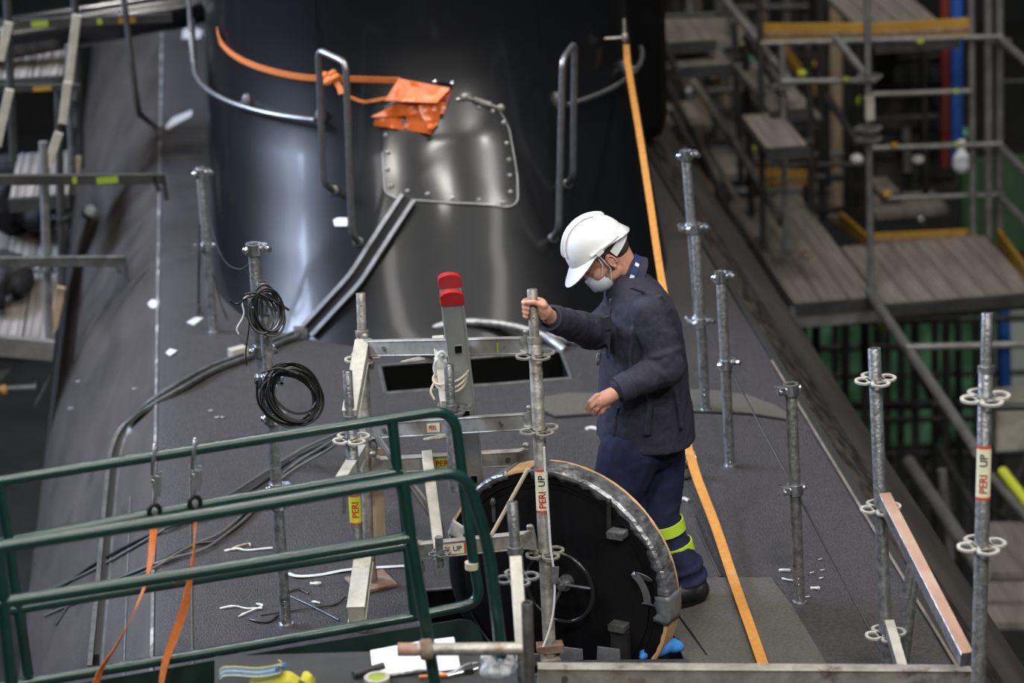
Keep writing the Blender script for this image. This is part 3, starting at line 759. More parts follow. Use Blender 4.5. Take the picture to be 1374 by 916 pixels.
# ladder
lad = thing('aluminium_ladder', 'grey aluminium ladder with red plastic end caps standing on end in the scaffold frame', 'ladder', D(640, 700))
def stile(tx, ty, bx, by, yy, w_=.083):
    t = AY(tx, ty, yy); b = AY(bx, by, yy+.32); mm = MB(); ax = (t-b).normalized(); sd = V((1, 0, 0)); 
    mm.beam(b, t, w_, .028, V((0, -1, 0)), .003); mm.beam(b+V((-w_*.44, -.012, 0)), t+V((-w_*.44, -.012, 0)), .01, .012, V((0, -1, 0))); mm.beam(b+V((w_*.44, -.012, 0)), t+V((w_*.44, -.012, 0)), .01, .012, V((0, -1, 0)))
    s_ = mm.build('stile', M['alu'], lad)
    # cap: rounded top
    mm = MB(); n = 14; out = [];
    pr = [(-w_*.53, -.036)]+[(w_*.53*math.cos(math.pi*(1-k/n)), .0+w_*.30*math.sin(math.pi*k/n)) for k in range(n+1)]+[(w_*.53, -.036)]
    c = t+ax*.0
    mm.ringloft([[c+V((x, -.022, 0))+ax*z for x, z in pr], [c+V((x, .02, 0))+ax*z for x, z in pr]])
    mm.tube([c-ax*.03+V((0, -.024, 0)), c-ax*.03+V((0, -.02, 0))], .004, 8)
    mm.build('end_cap', M['red'], lad)
    return t, b, ax
t0, b0, ax0 = stile(603, 374, 637, 690, 10.0)
t1, b1_, ax1 = stile(606, 397, 643, 705, 9.82)
for py in (466, 553, 640):
    p = on_axis(t1, b1_, py); q = on_axis(t0, b0, py-22)
    mm = MB(); mm.beam(p+V((0, -.022, 0)), q, .03, .03, (0, 0, 1)); mm.build('rung', M['alu'], lad)
    mm = MB(); mm.box(p+V((0, -.021, 0)), .026, .006, .028); mm.build('rung_socket', M['hole'], lad)
# ropes tying the ladder
m = MB(); c = AY(603, 512, 9.9)
for k in range(3):
    m.tube([c+V((.012+math.cos(a)*(.058+.006*k), .05+math.sin(a)*.11, math.sin(a+.9*k)*.012+.013*k-.01+.25*.05*math.cos(a))) for a in [2*math.pi*i/24 for i in range(24)]], .0045, 6, loop=True)
m.tube(smooth_path([AY(582, 514, 9.85), AY(578, 525, 9.82), AY(583, 536, 9.8)], 5), .0045, 6)
tag(m.build('rope', M['rope']), 'beige rope looped round the ladder and the short upright beside it', 'rope')
m = MB(); m.tube(smooth_path([AY(597, 476, 10.1), AY(588, 480, 10.0), AY(583, 492, 10.0), AY(586, 503, 10.0), AY(592, 500, 10.0)], 6), .007, 8); m.tube(smooth_path([AY(584, 482, 10.0), AY(592, 472, 10.0), AY(600, 478, 10.0)], 5), .007, 8)
tag(m.build('rope', M['ropewhite']), 'white rope knotted on the pale bar left of the ladder', 'rope')

# ------------------------------------------------------------------ single posts standing on the deck
def post(label, segs, clamps, name='scaffold_tube', m_=None):
    """segs: (toppx, basepx, y)"""
    b = D(*segs[0][1]); t = thing(name, label, 'steel tube', b)
    out = []
    for tp_, bp_, yy in segs:
        base = AY(*bp_, yy) if yy else b; top = AY(*tp_, base.y)
        mm = MB(); mm.hollow(base, top, .0225 if len(out) == 0 else .0225); o = mm.build('tube', m_ or M['galv'], t)
        if not yy:
            mm = MB()
            ax = (top-base).normalized()
            for q in (.02, .045, .075, .1): mm.ell(base+ax*q+(CAM-base).normalized()*.023, [V((.005, 0, 0)), V((0, .003, 0)), V((0, 0, .005))], 8, 6)
            mm.tube([base-V((0, 0, .0)), base+V((0, 0, .008))], .03, 12)
            mm.build('foot', M['hooksteel'], o)
        out.append((top, base))
    for (i, py, a, dx) in clamps:
        top, base = out[i]; clamp(t, on_axis(top, base, py)+V((dx, -.0, 0)), top-base, ang=a)
    return t, out
post('galvanised tube clamped upright at far left beside the sail, thin cord hanging by it', [((268, 224), (287, 445), 0)], [(0, 232, .5, 0), (0, 330, 3.4, 0)])
post('pair of clamped tubes standing left of the frame, carrying cable coils', [((352, 378), (384, 838), 0), ((340, 328), (353, 520), 10.13)], [(1, 334, .4, 0), (0, 402, 3.3, 0), (0, 412, .2, 0), (0, 510, 0, 0), (0, 508, 3.1, 0), (0, 560, .4, 0), (0, 655, .3, 0), (0, 675, .3, 0), (1, 470, .3, .0)])
post('pair of clamped tubes farthest back at right behind the worker', [((933, 300), (947, 550), 0), ((920, 204), (938, 430), 12.09)], [(1, 208, .2, 0), (0, 306, .3, 0), (1, 304, 3.2, 0), (0, 432, .5, 0), (1, 428, 3.3, 0)])
post('single galvanised tube behind the worker, clamp at its top, before the gutter', [((967, 366), (980, 625), 0)], [(0, 371, .3, 0), (0, 488, .6, 0)])
post('dull galvanised tube standing alone on the right of the deck, black foot', [((1061, 515), (1073, 808), 0)], [(0, 522, 3.3, 0), (0, 656, 3.3, 0)])
# thin loose cables at those posts
def cable(label, pts, r, m_, sm=True, name='cable', cat='cable', n=7):
    mm = MB(); mm.tube(smooth_path(pts, 8) if sm else pts, r, n); return tag(mm.build(name, m_), label, cat)
cable('black cord hanging straight down beside the far left tube', [AY(268, 300, 13.7), AY(267, 360, 13.7), D(267, 412, .03), D(266, 425, .02)], .006, M['wire'])
cable('thin dark wire drooping from the far left tube to the coil tubes', [AY(270, 235, 13.7), AY(285, 310, 13.0), AY(300, 348, 12.3), AY(320, 361, 11.2), AY(338, 352, 10.15)], .003, M['wire'])
cable('thin dark wire trailing along the deck from the far left tube', [AY(282, 330, 13.6), AY(288, 375, 13.4), D(305, 430, .01), D(330, 465, .008)], .003, M['wire'])
cable('long thin black wire running diagonally down the right side of the deck', [AY(944, 430, 12.06), AY(1066, 655, 9.9), DH(1196, 900, .03)], .004, M['wire'], sm=False)
# coils
def coil(label, cx, cy, yy, rx, ry, loops, r=.005, seed=0, m_=None, tails=()):
    rnd = random.Random(seed); mm = MB()
    for k in range(loops):
        a0 = rnd.uniform(0, 6); fx = rx*rnd.uniform(.78, 1.05); fy = ry*rnd.uniform(.8, 1.05); ox = rnd.uniform(-.02, .02); oz = rnd.uniform(-.02, .02); ph = rnd.uniform(-.3, .3)
        c = AY(cx, cy, yy)+V((ox, rnd.uniform(-.02, .02), oz))
        mm.tube([c+V((fx*math.cos(a), .03*math.sin(a+ph), fy*math.sin(a)-.2*fx*math.cos(a))) for a in [2*math.pi*i/36 for i in range(36)]], r, 6, loop=True)
    for tl in tails: mm.tube(smooth_path(tl, 6), r, 6)
    return tag(mm.build('cable_coil', m_ or M['cable']), label, 'cable coil')
coil('large black cable coil hanging on the left tubes at mid height', 391, 531, 10.03, .102, .105, 10, seed=3, tails=[[AY(345, 510, 10.02), AY(347, 540, 10.02), AY(365, 562, 10.0), AY(395, 570, 10.0), AY(415, 555, 10.0)], [AY(350, 500, 10.0), AY(375, 494, 10.0), AY(400, 502, 10.0)]])
coil('small black cable coil knotted near the top of the left tubes', 355, 417, 10.0, .055, .075, 7, seed=5, tails=[[AY(328, 395, 10), AY(345, 393, 10), AY(370, 405, 10), AY(388, 416, 10)], [AY(345, 395, 10), AY(330, 400, 10), AY(318, 408, 10), AY(308, 403, 10)]])
cable('white wire tail dangling from the small cable coil', [AY(333, 395, 10.0), AY(325, 405, 10.0), AY(327, 422, 10.0), AY(318, 440, 10), AY(320, 448, 10)], .003, M['white'])
cable('thin black lead dangling down the left tubes under the small coil', [AY(336, 405, 10.05), AY(334, 440, 10.05), AY(330, 470, 10.05), AY(331, 490, 10.05)], .003, M['wire'])
# cable bundle over the deck on the left
bund = [[(492, 556), (455, 580), (402, 604), (345, 640), (300, 668), (245, 695), (200, 722), (130, 762), (70, 790)],
        [(488, 558), (450, 588), (395, 615), (350, 650), (285, 690), (230, 706), (180, 728), (130, 755), (80, 790)],
        [(492, 560), (448, 590), (392, 625), (352, 665), (300, 712), (250, 735), (200, 765), (120, 800), (60, 826)],
        [(490, 562), (452, 594), (400, 620), (340, 678), (295, 722), (255, 732), (190, 765), (110, 795), (70, 815)],
        [(488, 566), (445, 600), (380, 640), (335, 690), (305, 715), (270, 738), (220, 752), (150, 780), (100, 805), (75, 838)]]
for k, b in enumerate(bund):
    q = smooth_path([V((x, y, 0)) for x, y in b], 7); n = len(q)
    pts = [DH(p.x, p.y, .012+.36*max(0, 1-i/(n*.26))**1.3) for i, p in enumerate(q)]
    cable('grey cable in the loose bundle crossing the deck at left', pts, .0065, [M['cablegrey'], M['cable']][k % 2], sm=False, name='deck_cable')['group'] = 'loose cables across the deck at left'
for nm, pts in (('thick dark hose running from the cage down behind the green rail to the hatch rim', [AY(508, 585, 10.2), AY(530, 618, 10.1), AY(555, 650, 10.05), AY(578, 680, 9.95), AY(592, 705, 9.9), AY(594, 740, 9.9)]),
                ('second dark hose beside the thick one, ending at the hatch rim', [AY(504, 584, 10.25), AY(526, 618, 10.15), AY(552, 655, 10.1), AY(574, 687, 10.0), AY(589, 708, 9.95), AY(591, 740, 9.93)])):
    cable(nm, pts, .009, M['cablegrey'] if 'thick' in nm else M['cable'], name='hose', cat='hose')
# debris on the deck
def scrap(label, pxs, r, m_, name='tape_scrap', cat='tape scrap', flat=False, group=None):
    P = smooth_path([D(x, y, .004+.004*(i % 2)) for i, (x, y) in enumerate(pxs)], 4); mm = MB()
    if flat: mm.ribbon(P, r*3, [V((P[min(i+1, len(P)-1)]-P[max(i-1, 0)])).cross(V((0, 0, 1))) for i in range(len(P))], .002)
    else: mm.tube(P, [r*(.6+.8*abs(noise.noise(p*40))) for p in P], 6)
    o = tag(mm.build(name, m_), label, cat, group); return o
scrap('twisted white tape scrap on the deck right of the orange straps, upper one', [(301, 740), (318, 738), (332, 739), (366, 737)], .006, M['white'])
scrap('beige crumpled tape twist lying on the upper white scrap', [(312, 737), (322, 734), (334, 730), (336, 734)], .006, M['rope'])
scrap('twisted white tie scrap on the deck below the other one', [(295, 817), (315, 815), (330, 817), (352, 818)], .005, M['white'], 'cable_tie', 'cable tie')
scrap('forked white tie end touching the lower scrap', [(320, 828), (335, 822), (352, 814), (344, 812)], .005, M['white'], 'cable_tie', 'cable tie')
scrap('short curved black offcut under the white ties', [(335, 832), (348, 836), (362, 835), (374, 828)], .006, M['cable'], 'cable_offcut', 'cable offcut')
scrap('white paper strip running across the deck towards the frame foot', [(386, 770), (400, 775), (430, 772), (470, 766), (544, 760)], .007, M['tapewhite'], flat=True)
scrap('small white fleck left of the near upright', [(417, 784), (424, 785), (430, 783)], .009, M['white'])
scrap('smallest white fleck nearer the green bottom rail', [(419, 808), (425, 810), (429, 810)], .006, M['white'])
scrap('black wire curve on the deck from the left tube to the near upright', [(388, 795), (400, 792), (414, 797)], .006, M['cable'], 'cable_offcut', 'cable offcut')
scrap('black wire crossing the deck to the near upright', [(388, 800), (420, 816), (455, 833)], .004, M['cable'], 'cable_offcut', 'cable offcut')
scrap('long bent black wire ending at the near upright', [(350, 826), (420, 817), (450, 812), (464, 803)], .004, M['cable'], 'cable_offcut', 'cable offcut')
scrap('black rod end on the far left flank above the green rail', [(47, 757), (38, 775), (28, 795)], .008, M['cable'], 'cable_offcut', 'cable offcut')
scrap('white tape fleck by the worker hand side of the hatch', [(786, 577), (793, 576), (802, 577)], .012, M['tapewhite'])
scrap('white fleck on the deck under the clasped tube at right', [(1046, 766), (1052, 767), (1060, 766)], .01, M['tapewhite'])
scrap('white fleck right of the black-footed tube', [(1088, 790), (1094, 791), (1099, 790)], .009, M['tapewhite'])
scrap('white fleck just left of the black-footed tube', [(1050, 777), (1058, 780), (1068, 780)], .006, M['tapewhite'])
scrap('small silver shackle piece on the deck beside the yellow strap', [(912, 672), (918, 671), (924, 673)], .012, M['tapewhite'])
scrap('thin black rod lying on the mat in front of the worker boot', [(905, 820), (925, 848), (948, 880)], .005, M['cable'], 'cable_offcut', 'cable offcut')
scrap('dark rod lying along the deck left of the yellow strap', [(932, 692), (948, 735), (968, 775)], .006, M['wire'], 'cable_offcut', 'cable offcut')
for k in range(14):
    x, y = random.choice([(random.uniform(60, 190), random.uniform(490, 640)), (random.uniform(240, 420), random.uniform(470, 600)), (random.uniform(1080, 1110), random.uniform(745, 830))])
    scrap('tiny pale fleck scattered on the hull', [(x, y), (x+3, y+1), (x+5, y-1)], .003, M['tapewhite'], 'debris_fleck', 'debris fleck', group='tiny flecks scattered on the hull')

# ------------------------------------------------------------------ straps
def strap(label, pts, wid, m_, wdirs, name='strap', th=.003, n=6):
    P = smooth_path(pts, n); wd = []
    k = len(P)
    for i in range(k):
        f = i/(k-1)*(len(wdirs)-1); j = min(int(f), len(wdirs)-2); wd.append(V(wdirs[j]).lerp(V(wdirs[j+1]), f-j))
    mm = MB(); mm.ribbon(P, wid, wd, th); return tag(mm.build(name, m_), label, 'strap')
X = (1, 0, 0)
strap('orange lashing strap running down the right of the sail to behind the worker', [AY(840, 60, 14.6), AY(843, 90, 14.45), AY(858, 180, 13.6), AY(872, 270, 12.8), AY(886, 365, 12.1), AY(905, 470, 11.6), AY(920, 575, 11.25), AY(925, 605, 11.15)], .033, M['yorange'], [X, X, X])
m = MB(); a = AY(838, 50, 14.55); m.tube([a+V((0, 0, .1)), a+V((0, 0, -.02))], .009, 8); m.tube([a+V((-.11, 0, 0)), a], .008, 8); m.ell(a, [V((.02, 0, 0)), V((0, .02, 0)), V((0, 0, .03))], 10, 6); m.build('shackle_pin', M['galvdirty'], sail)
strap('faded yellow-orange strap stretched along the deck from the shackle to the front edge', [AY(925, 605, 11.15), DH(935, 640, .1), DH(960, 705, .06), DH(985, 780, .04), DH(1008, 845, .03), DH(1027, 900, .03)], .041, M['yorange'], [X, X])
sh = thing('shackle', 'black steel shackle on a round eye holding the yellow strap to the deck', 'shackle', D(918, 648))
m = MB(); c = AY(924, 612, 11.16); m.tube([c+V((.03*math.cos(a), .012*math.sin(a), .022*math.sin(a))) for a in [2*math.pi*k/20 for k in range(20)]], .007, 8, loop=True); m.build('ring', M['hooksteel'], sh)
m = MB(); c = D(918, 640, .03); m.tube([c+V((.0, 0, -.02)), c+V((0, 0, .02))], [.038, .03], 12); m.ell(c+V((0, 0, .04)), [V((.034, 0, 0)), V((0, .034, 0)), V((0, 0, .03))], 12, 8); m.tube([c+V((.0, 0, .04)), c+V((.02, 0, .09))], .012, 8); m.build('eye', M['galv'], sh)
strap('orange band wrapped round the left of the sail, tied to the pouch', [S(292, 44, .03)+V((-.02, .7, .03)), S(292, 44, .03), S(300, 62, .03), S(320, 78, .02), S(350, 91, .02), S(390, 101, .02), S(424, 105, .03), S(470, 106, .03), S(537, 108, .03)], .034, M['orange'], [(0, 0, 1), (0, -.3, 1)])
m = MB(); 
for (x, y, r) in ((434, 102, .028), (442, 108, .033), (450, 104, .026), (446, 98, .022)): m.ell(S(x, y, .06), [V((r, 0, r*.3)), V((0, r*.7, 0)), V((0, 0, r*.8))], 10, 7)
m.ribbon([S(450, 108, .05), S(456, 118, .05), S(458, 126, .05)], .03, X, .006)
tag(m.build('strap_knot', M['orange']), 'bunched orange knot in the band beside the left handle', 'knot')
strap('loose orange strap tail sagging to the pouch below the band', [S(470, 130, .04), S(486, 136, .03), S(500, 135, .03), S(520, 131, .05)], .016, M['orange'], [(0, 0, 1), (0, 0, 1)])
# crumpled orange pouch hung on the sail
pouch = thing('orange_pouch', 'crumpled orange tarpaulin pouch hung on the front of the sail', 'pouch', S(550, 178, .02))
def sheet(name, pxs, offs, parent, m_, seed=0, th=.006, amp=.012, nx=14, ny=8, on=S):
    """bilinear quad of four pixels (tl,tr,br,bl) with offsets from the surface, crumpled"""
    mm = MB(); g = {}
    cs = [on(*p, o) for p, o in zip(pxs, offs)]
    view = (cs[0]-CAM).normalized()
    for i in range(nx+1):
        for j in range(ny+1):
            u = i/nx; v = j/ny; p = cs[0].lerp(cs[1], u).lerp(cs[3].lerp(cs[2], u), v)
            d = noise.noise(V((p.x*9+seed, p.z*9, seed*.7)))+.6*abs(noise.noise(V((p.x*20, p.z*22+seed, seed))))
            g[i, j] = p-view*(amp*d*2)
    n = len(g); F_ = {k: mm.bm.verts.new(p) for k, p in g.items()}; B_ = {k: mm.bm.verts.new(p+view*th) for k, p in g.items()}
    for i in range(nx):
        for j in range(ny):
            mm.face((F_[i, j], F_[i+1, j], F_[i+1, j+1], F_[i, j+1])); mm.face((B_[i, j], B_[i, j+1], B_[i+1, j+1], B_[i+1, j]))
    for i in range(nx):
        for j in (0, ny): mm.face((F_[i, j], F_[i+1, j], B_[i+1, j], B_[i, j]))
    for j in range(ny):
        for i in (0, nx): mm.face((F_[i, j], F_[i, j+1], B_[i, j+1], B_[i, j]))
    return mm.build(name, m_, parent, smooth=25)
sheet('body_sheet', [(503, 158), (588, 138), (578, 180), (501, 168)], [.05, .06, .05, .04], pouch, M['pouch'], 2, amp=.02)
sheet('middle_fold', [(540, 135), (604, 122), (596, 152), (497, 157)], [.10, .11, .09, .10], pouch, M['pouch'], 5, amp=.018)
sheet('flap', [(535, 105), (604, 118), (586, 138), (516, 135)], [.12, .14, .17, .15], pouch, M['pouch'], 8, amp=.012)
tag(sheet('lining', [(595, 117), (606, 121), (601, 134), (583, 138)], [.13, .14, .13, .12], pouch, M['red'], 3, amp=.006), 'dark red lining')
sheet('side_fold', [(560, 142), (594, 136), (588, 166), (576, 178)], [.12, .12, .09, .08], pouch, M['pouch'], 11, amp=.02)

# ------------------------------------------------------------------ the worker
man = thing('worker', 'person in white helmet, face mask and dark overalls gripping the scaffold tube, looking down', 'person', V((.55, 10.0, 0)))
def W(px, py, y): return AY(px, py, y)
hc = W(808, 345, 10.12)
f_ = V((-.78, -.10, -.62)).normalized(); u_ = V((-.62, 0, .78)); u_ = (u_-f_*u_.dot(f_)).normalized(); s_ = f_.cross(u_).normalized()   # s_: towards camera or away
if s_.y > 0: s_ = -s_
def H(f, u, s): return hc+f_*f+u_*u+s_*s
b = MB()
b.ell(H(-.012, .035, 0), [f_*.098, s_*.077, u_*.098]); b.ell(H(.03, -.035, 0), [f_*.062, s_*.062, u_*.085])
b.ell(H(.045, -.088, 0), [f_*.038, s_*.042, u_*.03]); b.ell(H(.082, -.02, 0), [f_*.026, s_*.016, u_*.032]); b.ell(H(.074, .018, 0), [f_*.02, s_*.055, u_*.015])
for q in (-1, 1):
    b.ell(H(.045, -.028, q*.042), [f_*.035, s_*.022, u_*.03]); b.ell(H(.005, -.062, q*.052), [f_*.04, s_*.016, u_*.026])
    b.ell(H(-.018, -.012, q*.078), [f_*.018, s_*.009, u_*.030]); b.ell(H(-.012, -.030, q*.077), [f_*.010, s_*.008, u_*.012])
neck0 = H(-.045, -.03, 0); neck1 = W(853, 388, 10.12)
b.chain([(neck0, .062), (neck0.lerp(neck1, .5), .058), (neck1, .066), (W(862, 430, 10.1), .11)])
# torso/limb core, hidden in the clothes but one continuous body
b.chain([(W(862, 430, 10.1), .11), (W(866, 500, 10.08), .11), (W(865, 580, 10.05), .12)])
NS, NE, NW = W(872, 418, 9.90), W(895, 493, 9.83), W(826, 527, 9.76)
FS, FE, FW = W(838, 412, 10.28), W(800, 446, 9.95), W(737, 425, 9.63)
b.chain([(W(862, 410, 10.08), .07), (NS, .055), (NE, .042), (NW, .029)]); b.chain([(W(855, 410, 10.12), .07), (FS, .055), (FE, .042), (FW, .030)])
BH, BK, BA = W(886, 605, 10.12), W(884, 690, 10.06), W(926, 778, 10.02)
AH, AK, AA = W(840, 605, 9.98), W(820, 695, 9.96), W(806, 800, 10.02)
b.chain([(BH, .09), (BK, .055), (BA, .04)]); b.chain([(AH, .09), (AK, .055), (AA, .04)])
# near hand, relaxed
b.chain([(NW, .028), (W(812, 534, 9.745), .030), (W(804, 538, 9.74), .027)]); b.ell(W(809, 537, 9.745), [V((.040, 0, .016)), V((0, .020, 0)), V((-.012, 0, .032))])
for (k, (kx, ky, mx_, my, tx, ty, yy)) in enumerate([(801, 530, 791, 539, 786.5, 548, 9.73), (802, 536, 794, 545, 790.5, 553, 9.725), (806, 541, 801, 549, 797.5, 556, 9.73), (812, 545, 808, 552, 805, 557, 9.74)]):
    b.chain([(W(kx+4, ky, yy+.01), .0105), (W(kx, ky, yy), .0098), (W(mx_, my, yy-.005), .0088), (W(tx, ty, yy+.012), .0075)])
b.chain([(W(813, 528, 9.77), .012), (W(802, 532, 9.79), .010), (W(793, 540, 9.80), .0085)])
# far hand, closed round the tube (tube centre x at the pixel of the spigot, y 9.6)
TC = on_axis(FRt, AY(738, 880, 9.42), 412)
b.chain([(FW, .028), (W(731, 418, 9.60), .028)]); b.ell(W(729, 414, 9.592), [V((.022, 0, 0)), V((0, .024, 0)), V((-.004, 0, .038))])
for k, py in enumerate((404.5, 411.5, 418.5, 425)):
    c = on_axis(FRt, AY(738, 880, 9.42), py); r = .019+.009-.0005*k; rr = .0092-.0005*k
    pts = [(c+V((r*1.25*math.cos(a), r*math.sin(a), .002*k)), rr) for a in [math.radians(q) for q in (15, 50, 95, 140, 180, 215, 240-8*k)]]
    b.chain([(W(729, py+1, 9.59), .012)]+pts)
c = on_axis(FRt, AY(738, 880, 9.42), 402)
b.chain([(W(730, 410, 9.575), .013), (c+V((.022, -.026, -.012)), .0115), (c+V((.0, -.031, 0)), .0105), (c+V((-.026, -.026, -.0)), .0095)])
body = b.build('body', M['skin'], man, smooth=180)
md = body.modifiers.new('remesh', 'REMESH'); md.mode = 'VOXEL'; md.voxel_size = .0042; md.use_smooth_shade = True
md = body.modifiers.new('smooth', 'SMOOTH'); md.factor = .5; md.iterations = 3
def remesh(o, vs, it=4):
    md = o.modifiers.new('remesh', 'REMESH'); md.mode = 'VOXEL'; md.voxel_size = vs; md.use_smooth_shade = True
    md = o.modifiers.new('smooth', 'SMOOTH'); md.factor = .5; md.iterations = it
    return o
# fingernails of the gripping hand
# jacket
b = MB(); rows = [(366, 834, 866, .062), (374, 826, 876, .10), (384, 819, 888, .16), (400, 813, 901, .205), (430, 809, 913, .225), (470, 807, 919, .215), (520, 805, 924, .205), (560, 803.5, 930, .215), (588, 803, 931, .22)]
rings = []; n = 40
for (py, xl, xr, hw) in rows:
    L_ = W(xl, py, 10.08); R_ = W(xr, py-(8 if py > 580 else 0), 10.08); c = (L_+R_)/2; hx = (R_-L_)/2
    ring = []
    for k in range(n):
        a = 2*math.pi*k/n; e = .85
        ring.append(c+hx*math.copysign(abs(math.cos(a))**e, math.cos(a))+V((0, 1, 0))*hw*math.copysign(abs(math.sin(a))**e, math.sin(a)))
    rings.append(ring)
b.ringloft(rings)
def sleeve(b, S_, E_, W_, r0, r1, r2, folds):
    b.chain([(S_, r0), (S_.lerp(E_, .5), (r0+r1)/2), (E_, r1), (E_.lerp(W_, .55), (r1+r2)/2), (W_, r2)])
    for (seg, t, amp) in folds:
        P, Q, ra, rb = (S_, E_, r0, r1) if seg == 0 else (E_, W_, r1, r2)
        c = P.lerp(Q, t); ax = (Q-P).normalized(); rr = ra+(rb-ra)*t
        tl = (ax+V((.35*math.sin(t*9), 0, .5*math.cos(t*13)))).normalized(); u1 = tl.orthogonal().normalized(); u2 = tl.cross(u1)
        b.tube([c+(u1*math.cos(a)+u2*math.sin(a))*(rr-.004) for a in [2*math.pi*k/20 for k in range(20)]], amp, 8, loop=True)
sleeve(b, NS, NE+V((.0, 0, .0)), W(836, 520, 9.775), .082, .072, .054, [(0, .45, .009), (0, .72, .012), (0, .9, .012), (1, .1, .013), (1, .25, .012), (1, .42, .012), (1, .56, .01)])
sleeve(b, FS, FE, W(746, 429, 9.66), .08, .068, .052, [(1, .12, .012), (1, .3, .011), (1, .55, .008), (0, .7, .01)])
# cloth folds on the trunk
for (a, q, c, r) in [((885, 395, 9.86), (905, 430, 9.88), (913, 480, 9.9), .012), ((850, 440, 9.87), (845, 480, 9.87), (848, 520, 9.87), .010), ((900, 500, 9.9), (910, 540, 9.88), (915, 575, 9.88), .010), ((830, 545, 9.865), (826, 565, 9.865), (824, 586, 9.865), .009), ((870, 520, 9.86), (872, 550, 9.86), (868, 584, 9.86), .011), ((820, 400, 9.9), (818, 440, 9.88), (816, 480, 9.87), .008), ((845, 385, 9.9), (880, 400, 9.87), (895, 440, 9.86), .009)]:
    b.tube(smooth_path([W(*a), W(*q), W(*c)], 6), r, 8)
jacket = remesh(b.build('jacket', M['jacket'], man, smooth=180), .007, 5)
# cloth wrinkles via displacement
tx = bpy.data.textures.new('wrinkle', 'CLOUDS'); tx.noise_scale = .07; tx.noise_depth = 2
md = jacket.modifiers.new('wrinkle', 'DISPLACE'); md.texture = tx; md.strength = .014; md.mid_level = .5
# collar, cuffs, pocket, button strip
ax = V((-.84, 0, .54)).normalized(); u1 = V((0, 1, 0)); u2 = V((.54, 0, .84)).normalized(); cc = W(838, 369, 10.12)
def cring(r1_, r2_, d, a0=0, a1=360, n=32): return [cc+u1*math.cos(a)*r1_+u2*math.sin(a)*r2_+ax*d for a in [math.radians(a0+(a1-a0)*k/n) for k in range(n+(0 if a1-a0 == 360 else 1))]]
m = MB(); m.ringloft([cring(.104, .100, -.045), cring(.088, .090, -.01), cring(.078, .082, .016), cring(.072, .076, .018), cring(.07, .074, -.03)], False, False)
m.build('collar', M['jacket'], jacket)
lan = MB(); lan.ribbon(cring(.092, .094, -.002, 92, 268), .026, ax, .004); lan.build('lanyard', M['lanyard'], man)
for a_ in (128, 160, 205): 
    q = MB(); q.ribbon(cring(.0945, .0965, -.002, a_, a_+9, 4), .016, ax, .003); q.build('lanyard_print', M['white'], man)
m = MB(); m.ribbon(smooth_path([W(822, 430, 9.86), W(813, 434, 9.86), W(806, 432, 9.875)], 4), .05, V((.1, 0, 1)), .006); m.build('pocket_flap', M['jacket'], jacket)
m = MB()
for x, y in ((806, 441), (808, 447), (809, 452)): m.box(W(x, y, 9.88), .009, .004, .014)
m.build('embroidery', M['white'], jacket)
m = MB(); m.ell(W(803, 481, 9.93), [V((.011, 0, 0)), V((0, .008, 0)), V((.004, 0, .028))], 10, 8); m.box(W(809, 472, 9.9), .022, .004, .008); m.build('clip_badge', M['galv'], man)
for (P, Q, r) in ((NE, NW, .050), (FE, FW, .046)):
    ax = (Q-P).normalized(); c = W(835, 521, 9.77) if P is NE else W(741, 427, 9.645)
    u1 = ax.orthogonal().normalized(); u2 = ax.cross(u1); m = MB(); g = lambda rr_, d: [c+(u1*math.cos(2*math.pi*k/24)+u2*math.sin(2*math.pi*k/24))*rr_+ax*d for k in range(24)]
    m.ringloft([g(r+.004, -.035), g(r+.008, -.03), g(r+.003, .022), g(r-.006, .024), g(r-.008, .0)], False, False); m.build('cuff', M['jacket'], jacket)
# trousers
b = MB(); b.ell(W(865, 590, 10.06), [V((.165, 0, 0)), V((0, .15, 0)), V((0, 0, .12))])
b.chain([(BH+V((-.01, 0, 0)), .112), (BH.lerp(BK, .5), .098), (BK, .085), (W(896, 720, 10.05), .072), (W(910, 746, 10.02), .070), (W(920, 766, 10.01), .074), (W(926, 786, 10.0), .070)])
b.chain([(AH+V((.02, 0, 0)), .125), (AH.lerp(AK, .5), .11), (AK, .09), (W(812, 750, 9.98), .082), (W(806, 790, 10.0), .078)])
for (c, r, amp) in ((W(917, 758, 10.01), .072, .010), (W(923, 774, 10.0), .073, .010), (W(886, 676, 10.07), .083, .008), (W(884, 650, 10.12), .09, .007)):
    b.tube([c+V((math.cos(a)*r, math.sin(a)*r, .02*math.sin(a+1))) for a in [2*math.pi*k/20 for k in range(20)]], amp, 8, loop=True)
tr = remesh(b.build('trousers', M['trouser'], man, smooth=180), .008, 4)
md = tr.modifiers.new('wrinkle', 'DISPLACE'); md.texture = tx; md.strength = .012
for (x, y) in ((900, 708), (912, 737)):
    c = W(x-7, y-2, 10.04); ax = V((.22, 0, -1)).normalized(); u1 = V((0, 1, 0)); u1 = (u1-ax*u1.dot(ax)).normalized(); u2 = ax.cross(u1)
    g = lambda rr_, d: [c+(u1*math.cos(2*math.pi*k/32)+u2*math.sin(2*math.pi*k/32))*rr_+ax*d for k in range(32)]
    m = MB(); m.ringloft([g(.072, -.024), g(.0775, -.023), g(.0775, .023), g(.072, .024)], False, False); m.build('reflective_band', M['hivis'], tr)
